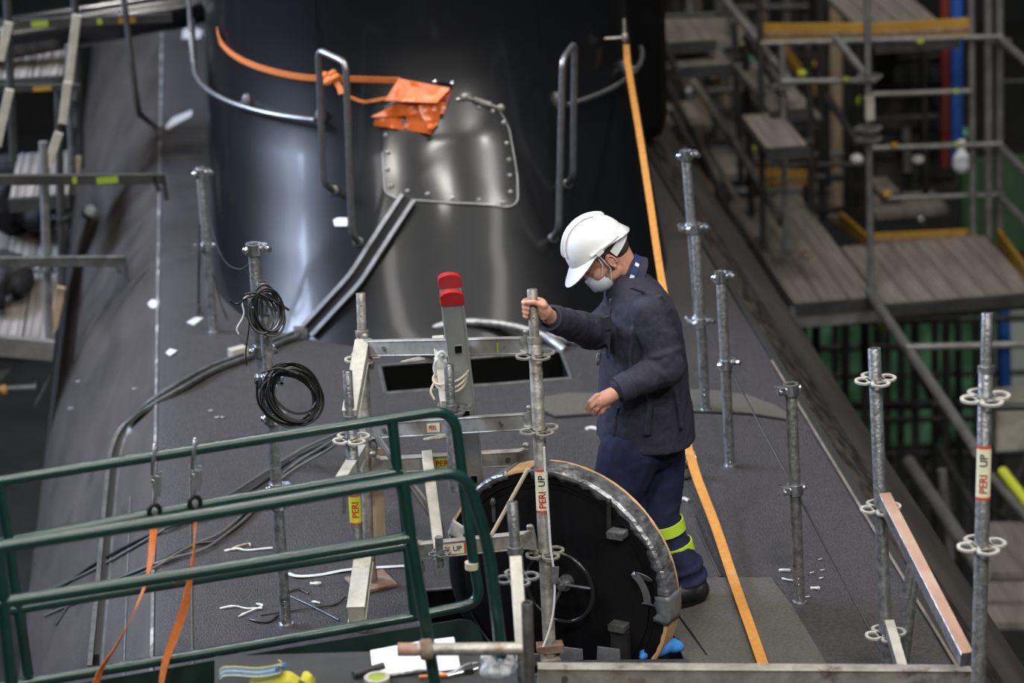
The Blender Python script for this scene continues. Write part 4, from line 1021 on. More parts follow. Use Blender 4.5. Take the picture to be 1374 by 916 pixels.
# boots
def boot(heel, toe, name='boot'):
    b = MB(); d = (toe-heel); d.z = 0; d.normalize()
    b.chain([(heel+V((0, 0, .05)), .048), (heel.lerp(toe, .5)+V((0, 0, .045)), .047), (toe-d*.04+V((0, 0, .04)), .043)]); b.chain([(heel+d*.03+V((0, 0, .05)), .045), (heel+d*.03+V((0, 0, .06)), .045)])
    o = remesh(b.build(name, M['boot'], man, smooth=180), .006, 3)
    m = MB(); sd = d.cross(V((0, 0, 1))); pr = []
    n = 28
    c = heel.lerp(toe, .5); L = (toe-heel).length/2+.035
    o2 = [c+d*L*math.cos(a)+sd*.05*math.sin(a)*(1-.1*math.cos(2*a)) for a in [2*math.pi*k/n for k in range(n)]]
    m.ringloft([[p+V((0, 0, .002)) for p in o2], [p+V((0, 0, .022)) for p in o2]]); m.build('sole', M['cable'], o)
hz = 0
boot(V((G(936, 805).x, 9.97, 0)), V((G(905, 805).x-.10, 9.93, 0))); boot(AA*1.0+V((.03, 0, -AA.z)), AA+V((-.17, 0, -AA.z)))
# helmet
def helm_ring(t, grow=0):
    # t 0 (rim) .. 1 (crown)
    a = t*math.pi/2; r = math.cos(a); z = math.sin(a); out = []
    for k in range(40):
        th = 2*math.pi*k/40; out.append(H(-.010+(.128+grow)*r*math.cos(th), .048+(.128+grow)*z, (.103+grow)*r*math.sin(th)))
    return out
m = MB(); m.ringloft([helm_ring(t) for t in (0, .1, .2, .3, .4, .5, .6, .7, .8, .88, .95, .99)], False, True)
helmet = m.build('helmet', M['helmet'], man, smooth=180)
# rim flange + peak
m = MB(); R0 = []; R1 = []; R2 = []
for k in range(48):
    th = 2*math.pi*k/48; c_, s2 = math.cos(th), math.sin(th); ext = .010+.052*max(0, c_)**1.5+.006*max(0, -c_); drp = -.004-.030*max(0, c_)**2-.026*max(0, -c_)**2+(.014*(abs(s2)**4))
    R0.append(H(-.010+.1275*c_, .056, .1025*s2)); R1.append(H(-.010+(.1275+ext)*c_, .046+drp, (.1025+ext*.8)*s2)); R2.append(H(-.010+(.1275+ext-.003)*c_, .042+drp, (.0995+ext*.8)*s2))
m.ringloft([R0, R1, R2, [p-u_*.006 for p in R0]], False, False); m.build('helmet_peak', M['helmet'], helmet, smooth=60)
for q in (-.028, .028):
    m = MB(); m.tube([H(-.010+.1295*math.cos(a), .048+.1295*math.sin(a), q*(1-.2*math.sin(a))) for a in [math.radians(d) for d in range(28, 125, 6)]], .0045, 8); m.build('helmet_ridge', M['helmet'], helmet)
m = MB(); m.tube([H(-.01+.13*math.cos(a), .048+.132*math.sin(a), 0) for a in [math.radians(d) for d in range(25, 150, 6)]], [.003]+[.009]*19+[.003], 8); m.build('helmet_ridge', M['helmet'], helmet)
m = MB(); m.tube([H(-.02+.1*math.cos(a), .062+.006*math.sin(a*2), -.0+s_.y*0+.107) for a in [math.radians(d) for d in range(60, 150, 6)]], .006, 8); m.build('side_gutter', M['helmet'], helmet)
m = MB(); m.box(H(-.005, .058, .108), .03, .012, .02, Matrix((f_, s_, u_)).transposed(), .002); m.build('side_clip', M['white'], helmet)
m = MB(); m.ribbon([H(-.02-.112*math.cos(a), .005+.02*math.cos(a), .088*math.sin(a)) for a in [math.radians(d) for d in range(-80, 81, 8)]], .034, u_, .004); m.build('headband', M['white'], helmet)
# hair, ear already in body; stubble, mask
m = MB(); m.ell(H(-.020, .028, 0), [f_*.097, s_*.0785, u_*.075]); m.ell(H(-.06, -.005, 0), [f_*.058, s_*.070, u_*.05]); hair = m.build('hair', M['hair'], man, smooth=180)
m = MB(); m.ell(H(.028, -.052, 0), [f_*.060, s_*.0645, u_*.064]); m.ell(H(.0, -.048, 0), [f_*.03, s_*.0665, u_*.04]); m.build('stubble', M['beard'], man, smooth=180)
m = MB(); n = 24
def mring(d, ru, rs, cu): return [H(.048+d, cu+ru*math.sin(2*math.pi*k/n), rs*math.cos(2*math.pi*k/n)) for k in range(n)]
m.ringloft([mring(-.012, .058, .064, -.058), mring(.012, .056, .060, -.058), mring(.036, .048, .046, -.058), mring(.054, .036, .026, -.056), mring(.066, .030, .006, -.054)], False, True)
mask = m.build('face_mask', M['mask'], man, smooth=35); tag(mask, 'white folded respirator mask')
m = MB(); m.tube([H(.05, -.035, .062), H(.02, .0, .076), H(.012, .05, .082)], .0022, 6); m.tube([H(.04, -.085, .055), H(.005, -.03, .08), H(.005, .05, .084)], .0022, 6); m.build('mask_strap', M['white'], man)
# inner ear shadow fold
m = MB(); 
m.tube([H(-.018+.014*math.cos(a), -.010+.024*math.sin(a), .087) for a in [math.radians(d) for d in range(-60, 240, 15)]], .0045, 8); m.ell(H(-.012, -.034, .085), [f_*.008, s_*.006, u_*.010], 8, 6)
m.build('ear_fold', M['skin'], body, smooth=180)

# ------------------------------------------------------------------ bits hanging on the cage
tag(MB().tube([AY(709, 628, 9.48), AY(651, 733, 9.50)], .0075, 10).build('wooden_stick', M['stick']), 'thin pale wooden stick leaning across the hatch cover', 'stick')
wp = [(730, 600), (732, 640), (736, 690), (739, 735), (744, 775), (743, 815), (737, 845), (727, 872)]
wc = thing('white_cable', 'white cable with a small tag hanging in front of the hatch cover', 'cable', AY(727, 872, 9.40))
MB().tube(smooth_path([AY(x, y, 9.40) for x, y in wp], 8), .0042, 8).build('lead', M['white'], wc)
MB().box(AY(745, 771, 9.39), .024, .008, .065, Matrix.Rotation(.1, 3, 'Y')).build('tag', M['galv'], wc)
# blue glove in the opening
m = MB(); c = D(884, 884)+V((0, 0, .045)); 
m.ell(c+V((0, .05, -.02)), [V((.07, 0, 0)), V((0, .05, 0)), V((.02, 0, .04))]); m.ell(c+V((.05, .06, -.02)), [V((.06, 0, -.01)), V((0, .04, 0)), V((0, 0, .03))])
for q in range(2): m.capsule(c+V((.01, 0, 0))+V((-.02+.03*q, .05, .0)), c+V((-.06+.03*q, .02, -.04)), .014)
o = remesh(m.build('glove', M['bluecloth'], None, smooth=180), .006, 3); tag(o, 'bright blue rubber glove lying in the corner of the hatch opening', 'glove')
m = MB(); c = D(820, 896); m.box(D(760, 893, -.02), .2, .05, .05); 
hl = MB(); hl.beam(D(735, 896, .012), D(925, 894, .012), .05, .018); hl.build('sill_rubber', M['rubber'], hull)
for (x, y) in ((705+5, 885), (765, 878), (815, 878)):
    m = MB(); p = D(x, y+8, .0); m.poly([p+V((-.04, 0, 0)), p+V((.05, 0, 0)), p+V((.05, 0, .04)), p+V((-.035, 0, .06))], .01, (0, 1, 0)); tag(m.build('rubber_offcut', M['tapedark']), 'curled dark rubber offcut on the front lip of the hatch opening', 'rubber offcut', 'rubber offcuts along the hatch lip')

# ------------------------------------------------------------------ green guard rail platform in the left foreground
rail = thing('green_guard_rail', 'dark green tubular guard rail of the work platform in the left foreground', 'guard rail', AY(300, 916, 8.0))
gd = V((.979, .203, 0)).normalized()
def rail_pt(px, py, P0, off=0):                         # meet the upright plane through P0 containing gd
    n_ = V((gd.y, -gd.x, 0)); r = ray(px, py); t = (P0-CAM).dot(n_)/r.dot(n_); return CAM+r*t
PA = AY(600, 549, 8.75); PB = AY(612, 632, 8.0)
rA = .0185; rB = .0195
def A(x, y): return rail_pt(x, y, PA)
def B(x, y): return rail_pt(x, y, PB)
def gtube(pts, r, fil=.0, lab=None, name='rail'):
    m = MB(); m.tube(fillet(pts, fil, 8) if fil else pts, r, 16); return m.build(name, M['green'], rail)
gtube([A(-60, 655), A(300, 597), A(609, 548), A(636, 760), A(646, 808), A(560, 826), A(300, 872), A(-60, 932)], rA, .09)
gtube([A(-60, 740), A(300, 672), A(538, 632)], rA)
gtube([A(-60, 830), A(300, 771), A(548, 731)], rA)
gtube([A(526, 561), A(533, 632), A(541, 665), A(556, 827)], rA, .02, name='post')
gtube([A(0, 646), A(38, 905)], rA, name='post')
gtube([B(-60, 743), B(300, 686), B(624, 630), B(656, 735), B(673, 880)], rB, .09)
gtube([B(-60, 818), B(300, 762), B(550, 721)], rB)
gtube([B(541, 645), B(551, 722), B(573, 850), B(590, 960)], rB, .02, name='post')
gtube([B(-2, 735), B(5, 812), B(20, 960)], rB, name='post')
m = MB(); pp = [A(-60, 945), A(340, 876), A(480, 853), A(618, 830), A(632, 832), A(642, 840), A(648, 858), A(660, 960), A(-60, 1040)]
m.poly(pp, .006, V((gd.y, -gd.x, 0))); m.build('toe_panel', M['greenpanel'], rail)
m = MB(); c = A(633, 758); m.ringloft([[c+V((math.cos(a)*.024, math.sin(a)*.024, z)) for a in [2*math.pi*k/20 for k in range(20)]] for z in (-.012, .012)]); m.build('zip_ring', M['rope'], rail)
# platform tray floor with things lying on it
n_ = V((gd.y, -gd.x, 0)); zt = AY(600, 905, 8.2).z
tray = MB(); P_ = [G(150, 930, zt), G(150, 905, zt), G(690, 868, zt), G(700, 960, zt), G(150, 1000, zt)]
P_ = [G(288, 930, zt), G(288, 880, zt), G(690, 868, zt), G(700, 960, zt), G(288, 1000, zt)]
tray.poly(P_, -.02, (0, 0, 1)); tray.build('tray', M['darkboard'], rail)
def T(px, py, dz=0): return G(px, py, zt+dz)
m = MB(); m.poly([T(497, 873, .03), T(560, 861, .05), T(609, 855, .06), T(617, 893, .006), T(555, 899, .006), T(500, 905, .006)], .002, (0, 0, 1)); m.poly([T(505, 880, .02), T(612, 862, .04), T(618, 897, .004), T(508, 908, .004)], .001, (0, 0, 1)); tag(m.build('paper_sheet', M['paper'], None, smooth=0), 'white paper sheets lying on the tray behind the green post', 'paper')
tr_ = thing('masking_tape_roll', 'cream masking tape roll with green core label at the bottom edge', 'tape roll', T(506, 915, 0))
c = T(506, 912, .012); m = MB(); g = lambda r, z: [c+V((math.cos(a)*r, math.sin(a)*r, z)) for a in [2*math.pi*k/32 for k in range(32)]]
m.ringloft([g(.042, -.012), g(.042, .012), g(.028, .012), g(.028, -.012), g(.042, -.012)], False, False); m.build('roll', M['pale'], tr_)
m = MB(); m.ringloft([g(.0275, -.01), g(.0275, .009)]); m.build('core', M['lime'], tr_)
kn = thing('cutter', 'knife with orange handle lying on the tray right of the paper', 'cutter', T(600, 908, .0))
MB().tube([T(562, 908, .012), T(600, 905, .012)], [.006, .007], 10).build('grip', M['penorange'], kn); MB().beam(T(600, 905, .012), T(640, 895, .012), .016, .004).build('blade', M['hooksteel'], kn)
tag(MB().tube(smooth_path([T(515, 906, .01), T(540, 903, .01), T(570, 899, .02), T(600, 905, .01), T(625, 893, .015), T(640, 890, .01)], 6), .007, 8).build('steel_spanner', M['galv']), 'bright steel tool lying along the tray', 'tool')
tag(MB().tube([T(474, 905, .015), T(515, 893, .02)], .013, 12).build('dark_tube', M['wire']), 'short dark tube lying left of the paper', 'tube')
tag(MB().box(T(628, 896, .01), .03, .06, .02).build('dark_box', M['wire']), 'small dark object right of the cutter', 'box')
# webbing
m = MB(); pts = smooth_path([T(296, 925, .0), T(296, 905, .05), T(312, 901, .06), T(345, 903, .06), (T(372, 899, .07)), T(378, 895, .08), T(374, 892, .085)], 6)
bw = m.ribbon(pts, .045, V((0, 1, .3)), .003).build('blue_strap', M['blueweb']); tag(bw, 'blue lashing strap with yellow edge stripes on the tray', 'strap')
for q in (-.02, .0, .02): MB().ribbon([p+V((0, q, .0025+q*.3)) for p in pts], .004, V((0, 1, .3)), .003).build('stripe', M['yelweb'], bw)
m = MB(); m.ribbon(smooth_path([T(335, 918, .02), T(360, 915, .03), T(385, 908, .05), T(400, 915, .03)], 6), .05, V((0, 1, .4)), .004); m.ribbon(smooth_path([T(402, 918, .02), T(406, 907, .05), T(415, 912, .045), T(422, 918, .02)], 6), .045, V((.3, 1, .2)), .004); tag(m.build('yellow_strap', M['yelweb']), 'crumpled yellow lashing strap beside the blue one', 'strap')
# snap hooks with orange straps on the rail
def snap(px, top_, bot, path, lab, lab2):
    hk = thing('snap_hook', lab, 'hook', A(px, bot))
    c = A(px, top_+8); m = MB()
    m.tube([c+n_*(-.0)+gd*0+V((0, 0, 0))+n_*.026*math.cos(a)+V((0, 0, .026*math.sin(a))) for a in [math.radians(q) for q in range(-60, 215, 12)]]+[c+n_*-.02+V((0, 0, -.06))] if False else
           smooth_path([A(px-2, top_+30)+n_*.03, A(px-2, top_+14)+n_*.032, A(px, top_-1)+n_*.02, A(px+3, top_-6), A(px+4, top_+4)-n_*.026, A(px+4, top_+20)-n_*.024], 5), .0075, 8); m.build('hook', M['hooksteel'], hk)
    m = MB(); m.box((A(px+2, top_+45)+n_*.03), .024, .014, .07); m.box((A(px+6, top_+38)+n_*.026), .012, .012, .06); m.tube([A(px+8, top_+26)+n_*.03, A(px+8, top_+52)+n_*.03], .004, 8)
    m.ell(A(px-2, top_+38)+n_*.03, [V((.008, 0, 0)), V((0, .008, 0)), V((0, 0, .01))], 8, 6); m.tube([A(px+1, top_+52)+n_*.03, A(px, bot-14)+n_*.03], .0065, 8); m.build('latch', M['hooksteel'], hk)
    c = A(px, bot-3)+n_*.03; m = MB(); m.tube([c+gd*.018*math.cos(a)+V((0, 0, .022*math.sin(a))) for a in [2*math.pi*k/20 for k in range(20)]], .008, 8, loop=True); m.build('thimble', M['cable'], hk)
    k = len(path); P = [A(*p)+n_*(.03+.06*min(1, i/2)) for i, p in enumerate(path)]
    if True:
        P = smooth_path(P, 8); n2 = len(P); tw = lab2[1]; wd = []; 
        for i in range(n2): f = i/(n2-1); a = tw[0]+(tw[1]-tw[0])*f; wd.append(gd*math.cos(a)+n_*math.sin(a))
        m = MB(); m.ribbon(P, .028, wd, .003); tag(m.build('orange_strap', M['orange']), lab2[0], 'strap')
    return hk
snap(205, 603, 684, [(204, 690), (200, 716), (193, 748), (186, 775), (172, 808), (150, 850), (128, 885), (118, 920)], 'bright zinc snap hook on the green top rail, left one of two', ('orange strap hanging from the left snap hook', (.6, 2.9)))
snap(259, 595, 673, [(259, 680), (256, 705), (251, 740), (245, 775), (240, 800), (228, 835), (215, 872), (206, 920)], 'bright zinc snap hook on the green top rail, right one of two', ('orange strap hanging from the right snap hook', (1.2, 4.5)))

# ------------------------------------------------------------------ foreground tubes by the platform
ff = thing('foreground_coupling_frame', 'foreground scaffold upright with horizontal tube and coupler at the bottom centre', 'scaffolding', AY(700, 916, 8.4))
ht = MB(); ht.hollow(AY(700, 870, 7.9), AY(534, 871, 7.9), .0205); htb = ht.build('horizontal_tube', M['rust'], ff)
htb.data.materials[0] = M['galvdirty']
MB().hollow(AY(560, 871, 7.9), AY(533.5, 871, 7.9), .0210).build('painted_end', M['peach'], htb)
clamp(ff, AY(572, 871, 7.9), V((1, 0, 0)), .021, 'coupler', M['rust'], 0)
c = AY(572, 871, 7.9); MB().ringloft([[c+V((x, math.cos(a)*r, math.sin(a)*r)) for a in [2*math.pi*k/20 for k in range(20)]] for x, r in ((-.02, .03), (-.012, .034), (.012, .034), (.02, .03))]).build('coupler', M['rust'], ff)
Nt = AY(687, 673, 8.72); Nb = AY(706, 940, 8.6)
N_ = standard(ff, Nt, Nb, M['galv'], spigot=.17); rosette(N_, on_axis(Nt, Nb, 775), M['galv'], rot=.1)
ledger(ff, AY(692, 752, 8.5), AY(701, 880, 8.15), M['pale'], h=.05, w=.035, heads=False)
N2t = AY(707, 808, 8.0); N2b = AY(711, 950, 8.0); MB().hollow(N2b, N2t, .0185).build('standard', M['dsteel'], ff)
bl = thing('bottom_ledger', 'long worn scaffold ledger crossing the bottom right edge of the picture', 'scaffold ledger', AY(1000, 916, 8.45))
a, b = AY(722, 906, 8.35), AY(1302, 909, 8.25)
m = MB(); m.beam(a, b, .04, .062); m.beam(a+V((0, 0, .034)), b+V((0, 0, .034)), .05, .008); m.build('beam', M['foreedge'], bl)
p, t = on_led(a, b, 757); MB().tube([p+V((0, -.02, 0)), p+V((0, -.028, 0))], .01, 8).build('bolt', M['dsteel'], bl)
# plastic bag
m = MB(); c = AY(672, 893, 8.0)
for k in range(7): m.ell(c+V((random.uniform(-.04, .04), random.uniform(-.03, .03), random.uniform(-.02, .03))), [V((random.uniform(.02, .045), 0, random.uniform(-.01, .01))), V((0, .03, 0)), V((random.uniform(-.01, .01), 0, random.uniform(.015, .035)))], 12, 8)
o = remesh(m.build('plastic_bag', M['plasticbag']), .006, 2); md = o.modifiers.new('crumple', 'DISPLACE'); tx2 = bpy.data.textures.new('crumple', 'VORONOI'); tx2.noise_scale = .03; md.texture = tx2; md.strength = .014
tag(o, 'crumpled clear plastic bag at the foot of the foreground uprights', 'plastic bag')

# ------------------------------------------------------------------ right-hand scaffold in the foreground
rs = thing('right_scaffold', 'grey modular scaffold uprights with sloping ledgers at the right of the deck', 'scaffolding', AY(1250, 916, 8.8))
Rt = AY(1325, 420, 8.25); Rb = AY(1312, 940, 8.05); R_ = standard(rs, Rt, Rb, M['galv'], r=.0242, spigot=.185, sr=.0185)
for py in (533, 731): rosette(R_, on_axis(Rt, Rb, py), M['rosette'], R=.084, rot=.15)
PERI_tube(R_, on_axis(Rt, Rb, 633), Rt-Rb, .0242, .178, .06, 'lab_pale')
Qt = AY(1173, 467, 9.12); Qb = AY(1190, 890, 8.95); Q_ = standard(rs, Qt, Qb, M['galvdirty'], r=.0235); Q_.data.materials[0] = M['galv']
for py in (509, 681, 850): rosette(Q_, on_axis(Qt, Qb, py), M['rosette'], rot=.15)
la, lb_ = on_axis(Qt, Qb, 668)+V((.01, -.02, 0)), AY(1297, 885, 8.15)
def ramp_ledger(a, b, wtop, h, name, mt, mside):
    m = MB(); m.beam(a, b, wtop, h); o = m.build(name, mside, rs); u = V((0, 0, 1)); t = (b-a).normalized(); u = (u-t*u.dot(t)).normalized()
    m = MB(); m.beam(a+u*(h/2+.002), b+u*(h/2+.002), wtop*.98, .004); m.build('top_flange', mt, o); return o
ramp_ledger(la, lb_, .042, .055, 'ledger', M['peach'], M['galv'])
ramp_ledger(on_axis(Qt, Qb, 838)+V((.01, -.02, 0)), AY(1212, 905, 8.6), .035, .05, 'ledger', M['pale'], M['galv'])
MB().hollow(AY(1213, 888, 9.0), AY(1228, 745, 9.0), .021).build('diagonal_brace', M['galv'], rs)
MB().hollow(AY(1217, 800, 9.0), AY(1228, 742, 9.0), .022).build('diagonal_brace', M['galv'], rs)

# ------------------------------------------------------------------ big black pipe and left-hand scaffold
m = MB(); pa = AY(300, 3, 17.5); pb = AY(-90, 66, 17.5); m.tube([pa, pa.lerp(pb, .12), pa.lerp(pb, .14), pb], [.10, .115, .125, .15], 28)
bp = m.build('boom_pipe', mat('gloss_pipe_paint', (.006, .006, .007), .22, spec=.6, coat=.9), None); tag(bp, 'large glossy black pipe reaching from the sail to the top left corner', 'pipe')
m = MB(); m.tube(fillet([AY(164, -20, 16.3), AY(178, 95, 16.2), AY(186, 152, 16.2), D(206, 172, .02)], .15), .018, 8); tag(m.build('hanging_rod', M['backdark']), 'dark bent rod hanging down onto the hull below the big black pipe', 'rod')
def tb(par, p0, p1, y0, y1=None, r=.024, m_='backgalv', name='tube'):
    mm = MB(); mm.tube([AY(*p0, y0), AY(*p1, y1 if y1 is not None else y0)], r, 10); return mm.build(name, M[m_], par)
ls = thing('left_scaffold', 'scaffold platforms with grey boards along the left side of the hull', 'scaffolding', V((-3.2, 16, -6.4)))
def deck(par, z, px0, px1, pyf, pyb, nb, m_, name='deck_board', gap=.012):
    """boards running away from the camera between two rows"""
    a = G(px0, pyf, z); b = G(px1, pyf, z); c = G((px0+px1)/2, pyb, z); w_ = (b.x-a.x)/nb
    for i in range(nb):
        x = a.x+w_*(i+.5); y0 = (a.y+b.y)/2; mm = MB(); mm.box((x, (y0+c.y)/2, z-.03), w_-gap, c.y-y0, .055)
        for q in range(3): mm.beam((x-w_*.3+w_*.3*q, y0, z), (x-w_*.3+w_*.3*q, c.y, z), .012, .008)
        mm.build(name, M[m_], par)
    mm = MB(); mm.box(((a.x+b.x)/2, (a.y+b.y)/2-.03, z-.04), b.x-a.x, .05, .08); mm.build('deck_edge', M['backdark'], par)
deck(ls, -.6, -60, 72, 466, 306, 3, 'deckleft')
deck(ls, .0, 12, 92, 262, 204, 2, 'deckleft')
deck(ls, .6, -40, 84, 104, 62, 3, 'deckleft')
yl = G(40, 466, -.6).y
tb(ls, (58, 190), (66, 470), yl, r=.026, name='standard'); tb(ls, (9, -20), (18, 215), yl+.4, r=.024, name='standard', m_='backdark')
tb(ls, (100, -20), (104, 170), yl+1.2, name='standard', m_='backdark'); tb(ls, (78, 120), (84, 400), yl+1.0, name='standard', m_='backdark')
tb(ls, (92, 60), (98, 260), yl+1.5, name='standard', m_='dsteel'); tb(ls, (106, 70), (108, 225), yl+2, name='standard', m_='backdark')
def led(par, p0, p1, y0, y1=None, h=.06, m_='backdark', hook=False, name='ledger', lab=None):
    mm = MB(); a = AY(*p0, y0); b = AY(*p1, y1 if y1 is not None else y0); mm.beam(a, b, .03, h)
    mm.beam(a+V((0, 0, h*.5)), b+V((0, 0, h*.5)), .035, .008)
    if hook: mm.beam(b+V((0, 0, .03)), b+V((.01, 0, -.12)), .025, .03, (0, 1, 0)); mm.beam(b+V((-.05, 0, .02)), b+V((-.03, 0, -.07)), .025, .03, (0, 1, 0))
    o = mm.build(name, M[m_], par)
    for (f, L, c) in (lab or []):
        q = MB(); p = a.lerp(b, f); q.box(p+V((0, -.017, 0)), L, .004, h*.7); q.build('label_sticker', M[c], o)
    return o
led(ls, (-40, 242), (219, 240), yl-.3, h=.055, hook=True, lab=[(.71, .12, 'lime'), (.54, .025, 'lime')])
led(ls, (-40, 352), (167, 350), yl-.3, h=.055, hook=True, m_='dsteel')
led(ls, (14, 33), (231, 24), yl+.9, h=.05, lab=[(.18, .10, 'lime'), (.55, .03, 'lime'), (.72, .10, 'toe')])
led(ls, (-20, 118), (108, 118), yl+.9, h=.04, lab=[(.6, .11, 'toe')])
for (x, y, yy) in ((62, 243, yl), (64, 362, yl), (80, 290, yl+1), (102, 28, yl+1.2), (12, 30, yl+.4), (90, 133, yl+1.2)):
    rosette(ls, AY(x, y, yy), M['backdark'], R=.08)
for p0, p1, yy, mt in (((103, 20), (92, 110), yl+.6, 'pale'), ((91, 110), (84, 165), yl+.5, 'pale'), ((79, 178), (64, 222), yl+.4, 'pale'), ((12, 30), (0, 80), yl+.3, 'pale'), ((13, 120), (-4, 195), yl+.3, 'pale'), ((82, 385), (72, 440), yl+.2, 'wood'), ((104, 210), (98, 260), yl+1.6, 'wood')):
    mm = MB(); mm.beam(AY(*p0, yy), AY(*p1, yy), .05, .04, (0, 1, 0)); mm.build('brace', M[mt], ls)
mm = MB(); mm.beam(AY(-10, 462, yl-.1), AY(72, 470, yl-.1), .05, .12); mm.build('deck_edge', M['backgalv'], ls)
mm = MB(); mm.beam(AY(32, 462, yl), AY(-20, 520, yl+.2), .08, .04, (0, 1, 0)); mm.build('bracket', M['backgalv'], ls)
mm = MB(); mm.tube([AY(-20, 523, yl), AY(46, 519, yl)], .022, 10); mm.tube([AY(46, 519, yl), AY(48, 519, yl)], .035, 10); mm.beam(AY(66, 505, yl), AY(48, 540, yl), .012, .10, (0, 1, 0)); mm.build('screw_jack', M['dsteel'], ls)
mm = MB(); mm.tube([AY(2, 523, yl), AY(9, 522, yl)], .032, 12); mm.build('orange_collar', M['toe'], ls)
# black cloths on the boards
def cloth(label, px, py, z, sx, sy, sz, seed):
    c = G(px, py, z); mm = MB(); rnd = random.Random(seed)
    for k in range(9): mm.ell(c+V((rnd.uniform(-sx, sx)*.6, rnd.uniform(-sy, sy)*.5, sz*.4+rnd.uniform(0, sz)*.5)), [V((sx*.5, 0, rnd.uniform(-.03, .03))), V((0, sy*.6, 0)), V((0, 0, sz*.5))], 12, 8)
    o = remesh(mm.build('cloth', M['cloth'], None, smooth=180), .02, 3); md = o.modifiers.new('fold', 'DISPLACE'); md.texture = tx; md.strength = .05
    return tag(o, label, 'cloth')
cloth('bundle of black cloth heaped on the left platform under the lime-labelled ledger', 40, 300, -.6+.02, .33, .5, .30, 1)
cloth('small roll of black cloth on the left platform at the picture edge', 8, 398, -.6+.02, .16, .4, .18, 2)
m = MB(); a = D(90, 335, .06); b = D(122, 292, .05); m.tube([a, b], .05, 12); tag(m.build('foam_roll', M['cloth']), 'short black roll with a pale end lying on the left flank of the hull', 'roll')
m = MB(); m.tube([b+V((0, .001, 0)), b+(b-a).normalized()*.012], .04, 12); tag(m.build('roll_end', M['tapewhite']), 'pale end cap stuck in the tip of the black roll on the hull flank', 'cap')

# ------------------------------------------------------------------ right-hand background scaffolding
rb = thing('background_scaffold', 'large blurred scaffold with board platforms and yellow toe boards at upper right', 'scaffolding', V((4, 19, -6.4)))
z1 = -1.6; yF = G(1200, 398, z1).y; yB = G(1200, 318, z1).y
def boards(z, specs, m_='deckboard'):
    for (px0, px1, pyf, pyb, nb) in specs: deck(rb, z, px0, px1, pyf, pyb, nb, m_)
boards(z1, [(1062, 1180, 402, 256, 3), (1180, 1400, 399, 318, 6)])
yF0 = G(1100, 402, z1).y
mm = MB(); a = G(1058, 404, z1); b = G(1420, 398, z1); mm.box(((a.x+b.x)/2, a.y-.06, z1-.1), b.x-a.x, .06, .14); mm.build('deck_edge', M['backgalv'], rb)
def toe(p0, p1, y0, y1, h=.15):
    a = AY(*p0, y0); b = AY(*p1, y1); mm = MB(); mm.beam(a, b, .03, h); o = mm.build('toe_board', M['toe'], rb)
    mm = MB(); mm.beam(a+V((0, -.02, -.01)), b+V((0, -.02, -.01)), .012, .03); mm.build('board_groove', M['rust'], o)
toe((1022, 44), (1160, 43), yB, yB, .135); toe((1166, 44), (1304, 36), yB, yB-.1, .135)
toe((1172, 321), (1302, 315), yB, yB, .09); toe((1340, 318), (1385, 378), yB-.1, yB-1.4, .12)
toe((1128, 292), (1166, 326), yB+1.2, yB+.1, .10); toe((1010, 236), (1085, 238), yB+2.2, yB+2.2, .12)
# upper platform
zu = AY(1160, 56, yB).z+.02
def flat(z, pxs, m_, name='deck_board'):
    mm = MB(); mm.poly([G(x, y, z) for x, y in pxs], -.05, (0, 0, 1)); return mm.build(name, M[m_], rb)
deck(rb, zu, 1168, 1290, 52, -14, 4, 'deckboard'); deck(rb, zu-.25, 890, 985, 88, 56, 1, 'deckboard'); deck(rb, zu-.1, 888, 962, 55, 22, 1, 'deckboard')
deck(rb, -.5, 1026, 1086, 196, 150, 1, 'deckboard'); deck(rb, -.45, 1032, 1084, 146, 80, 2, 'deckboard'); deck(rb, -1.4, 1180, 1210, 258, 236, 1, 'deckboard')
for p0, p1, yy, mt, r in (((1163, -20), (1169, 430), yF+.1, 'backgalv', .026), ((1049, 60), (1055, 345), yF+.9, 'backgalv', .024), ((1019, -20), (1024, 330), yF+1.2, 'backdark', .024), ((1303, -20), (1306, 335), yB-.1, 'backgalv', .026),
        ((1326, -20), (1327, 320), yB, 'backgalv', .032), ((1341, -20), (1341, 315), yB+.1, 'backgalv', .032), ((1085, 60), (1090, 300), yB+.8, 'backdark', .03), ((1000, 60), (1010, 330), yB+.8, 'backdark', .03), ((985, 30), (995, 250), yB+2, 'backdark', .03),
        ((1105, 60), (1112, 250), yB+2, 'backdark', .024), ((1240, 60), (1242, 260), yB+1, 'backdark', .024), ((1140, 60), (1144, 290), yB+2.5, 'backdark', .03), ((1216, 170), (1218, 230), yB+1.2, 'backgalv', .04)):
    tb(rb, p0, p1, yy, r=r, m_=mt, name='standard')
for p0, p1, yy, mt in (((1048, 109), (1175, 108), yF+.6, 'backgalv'), ((1160, 127), (1302, 122), yB-.2, 'backgalv'), ((1160, 199), (1345, 193), yB-.2, 'backgalv'), ((1190, 266), (1345, 261), yB, 'backgalv'), ((1020, 58), (1345, 49), yB-.15, 'backgalv'),
        ((1040, 190), (1090, 190), yF+2, 'backdark'), ((880, 22), (1000, 18), yB+1, 'backdark'), ((880, 92), (1010, 90), yB+1, 'backdark'), ((1020, 222), (1165, 220), yB+1, 'backdark'), ((1170, 160), (1285, 155), yB+1, 'backdark'), ((1100, 108), (1110, 108), yB, 'backdark'), ((1340, 110), (1390, 108), yB+2, 'backdark')):
    tb(rb, p0, p1, yy, m_=mt, name='ledger', r=.02)
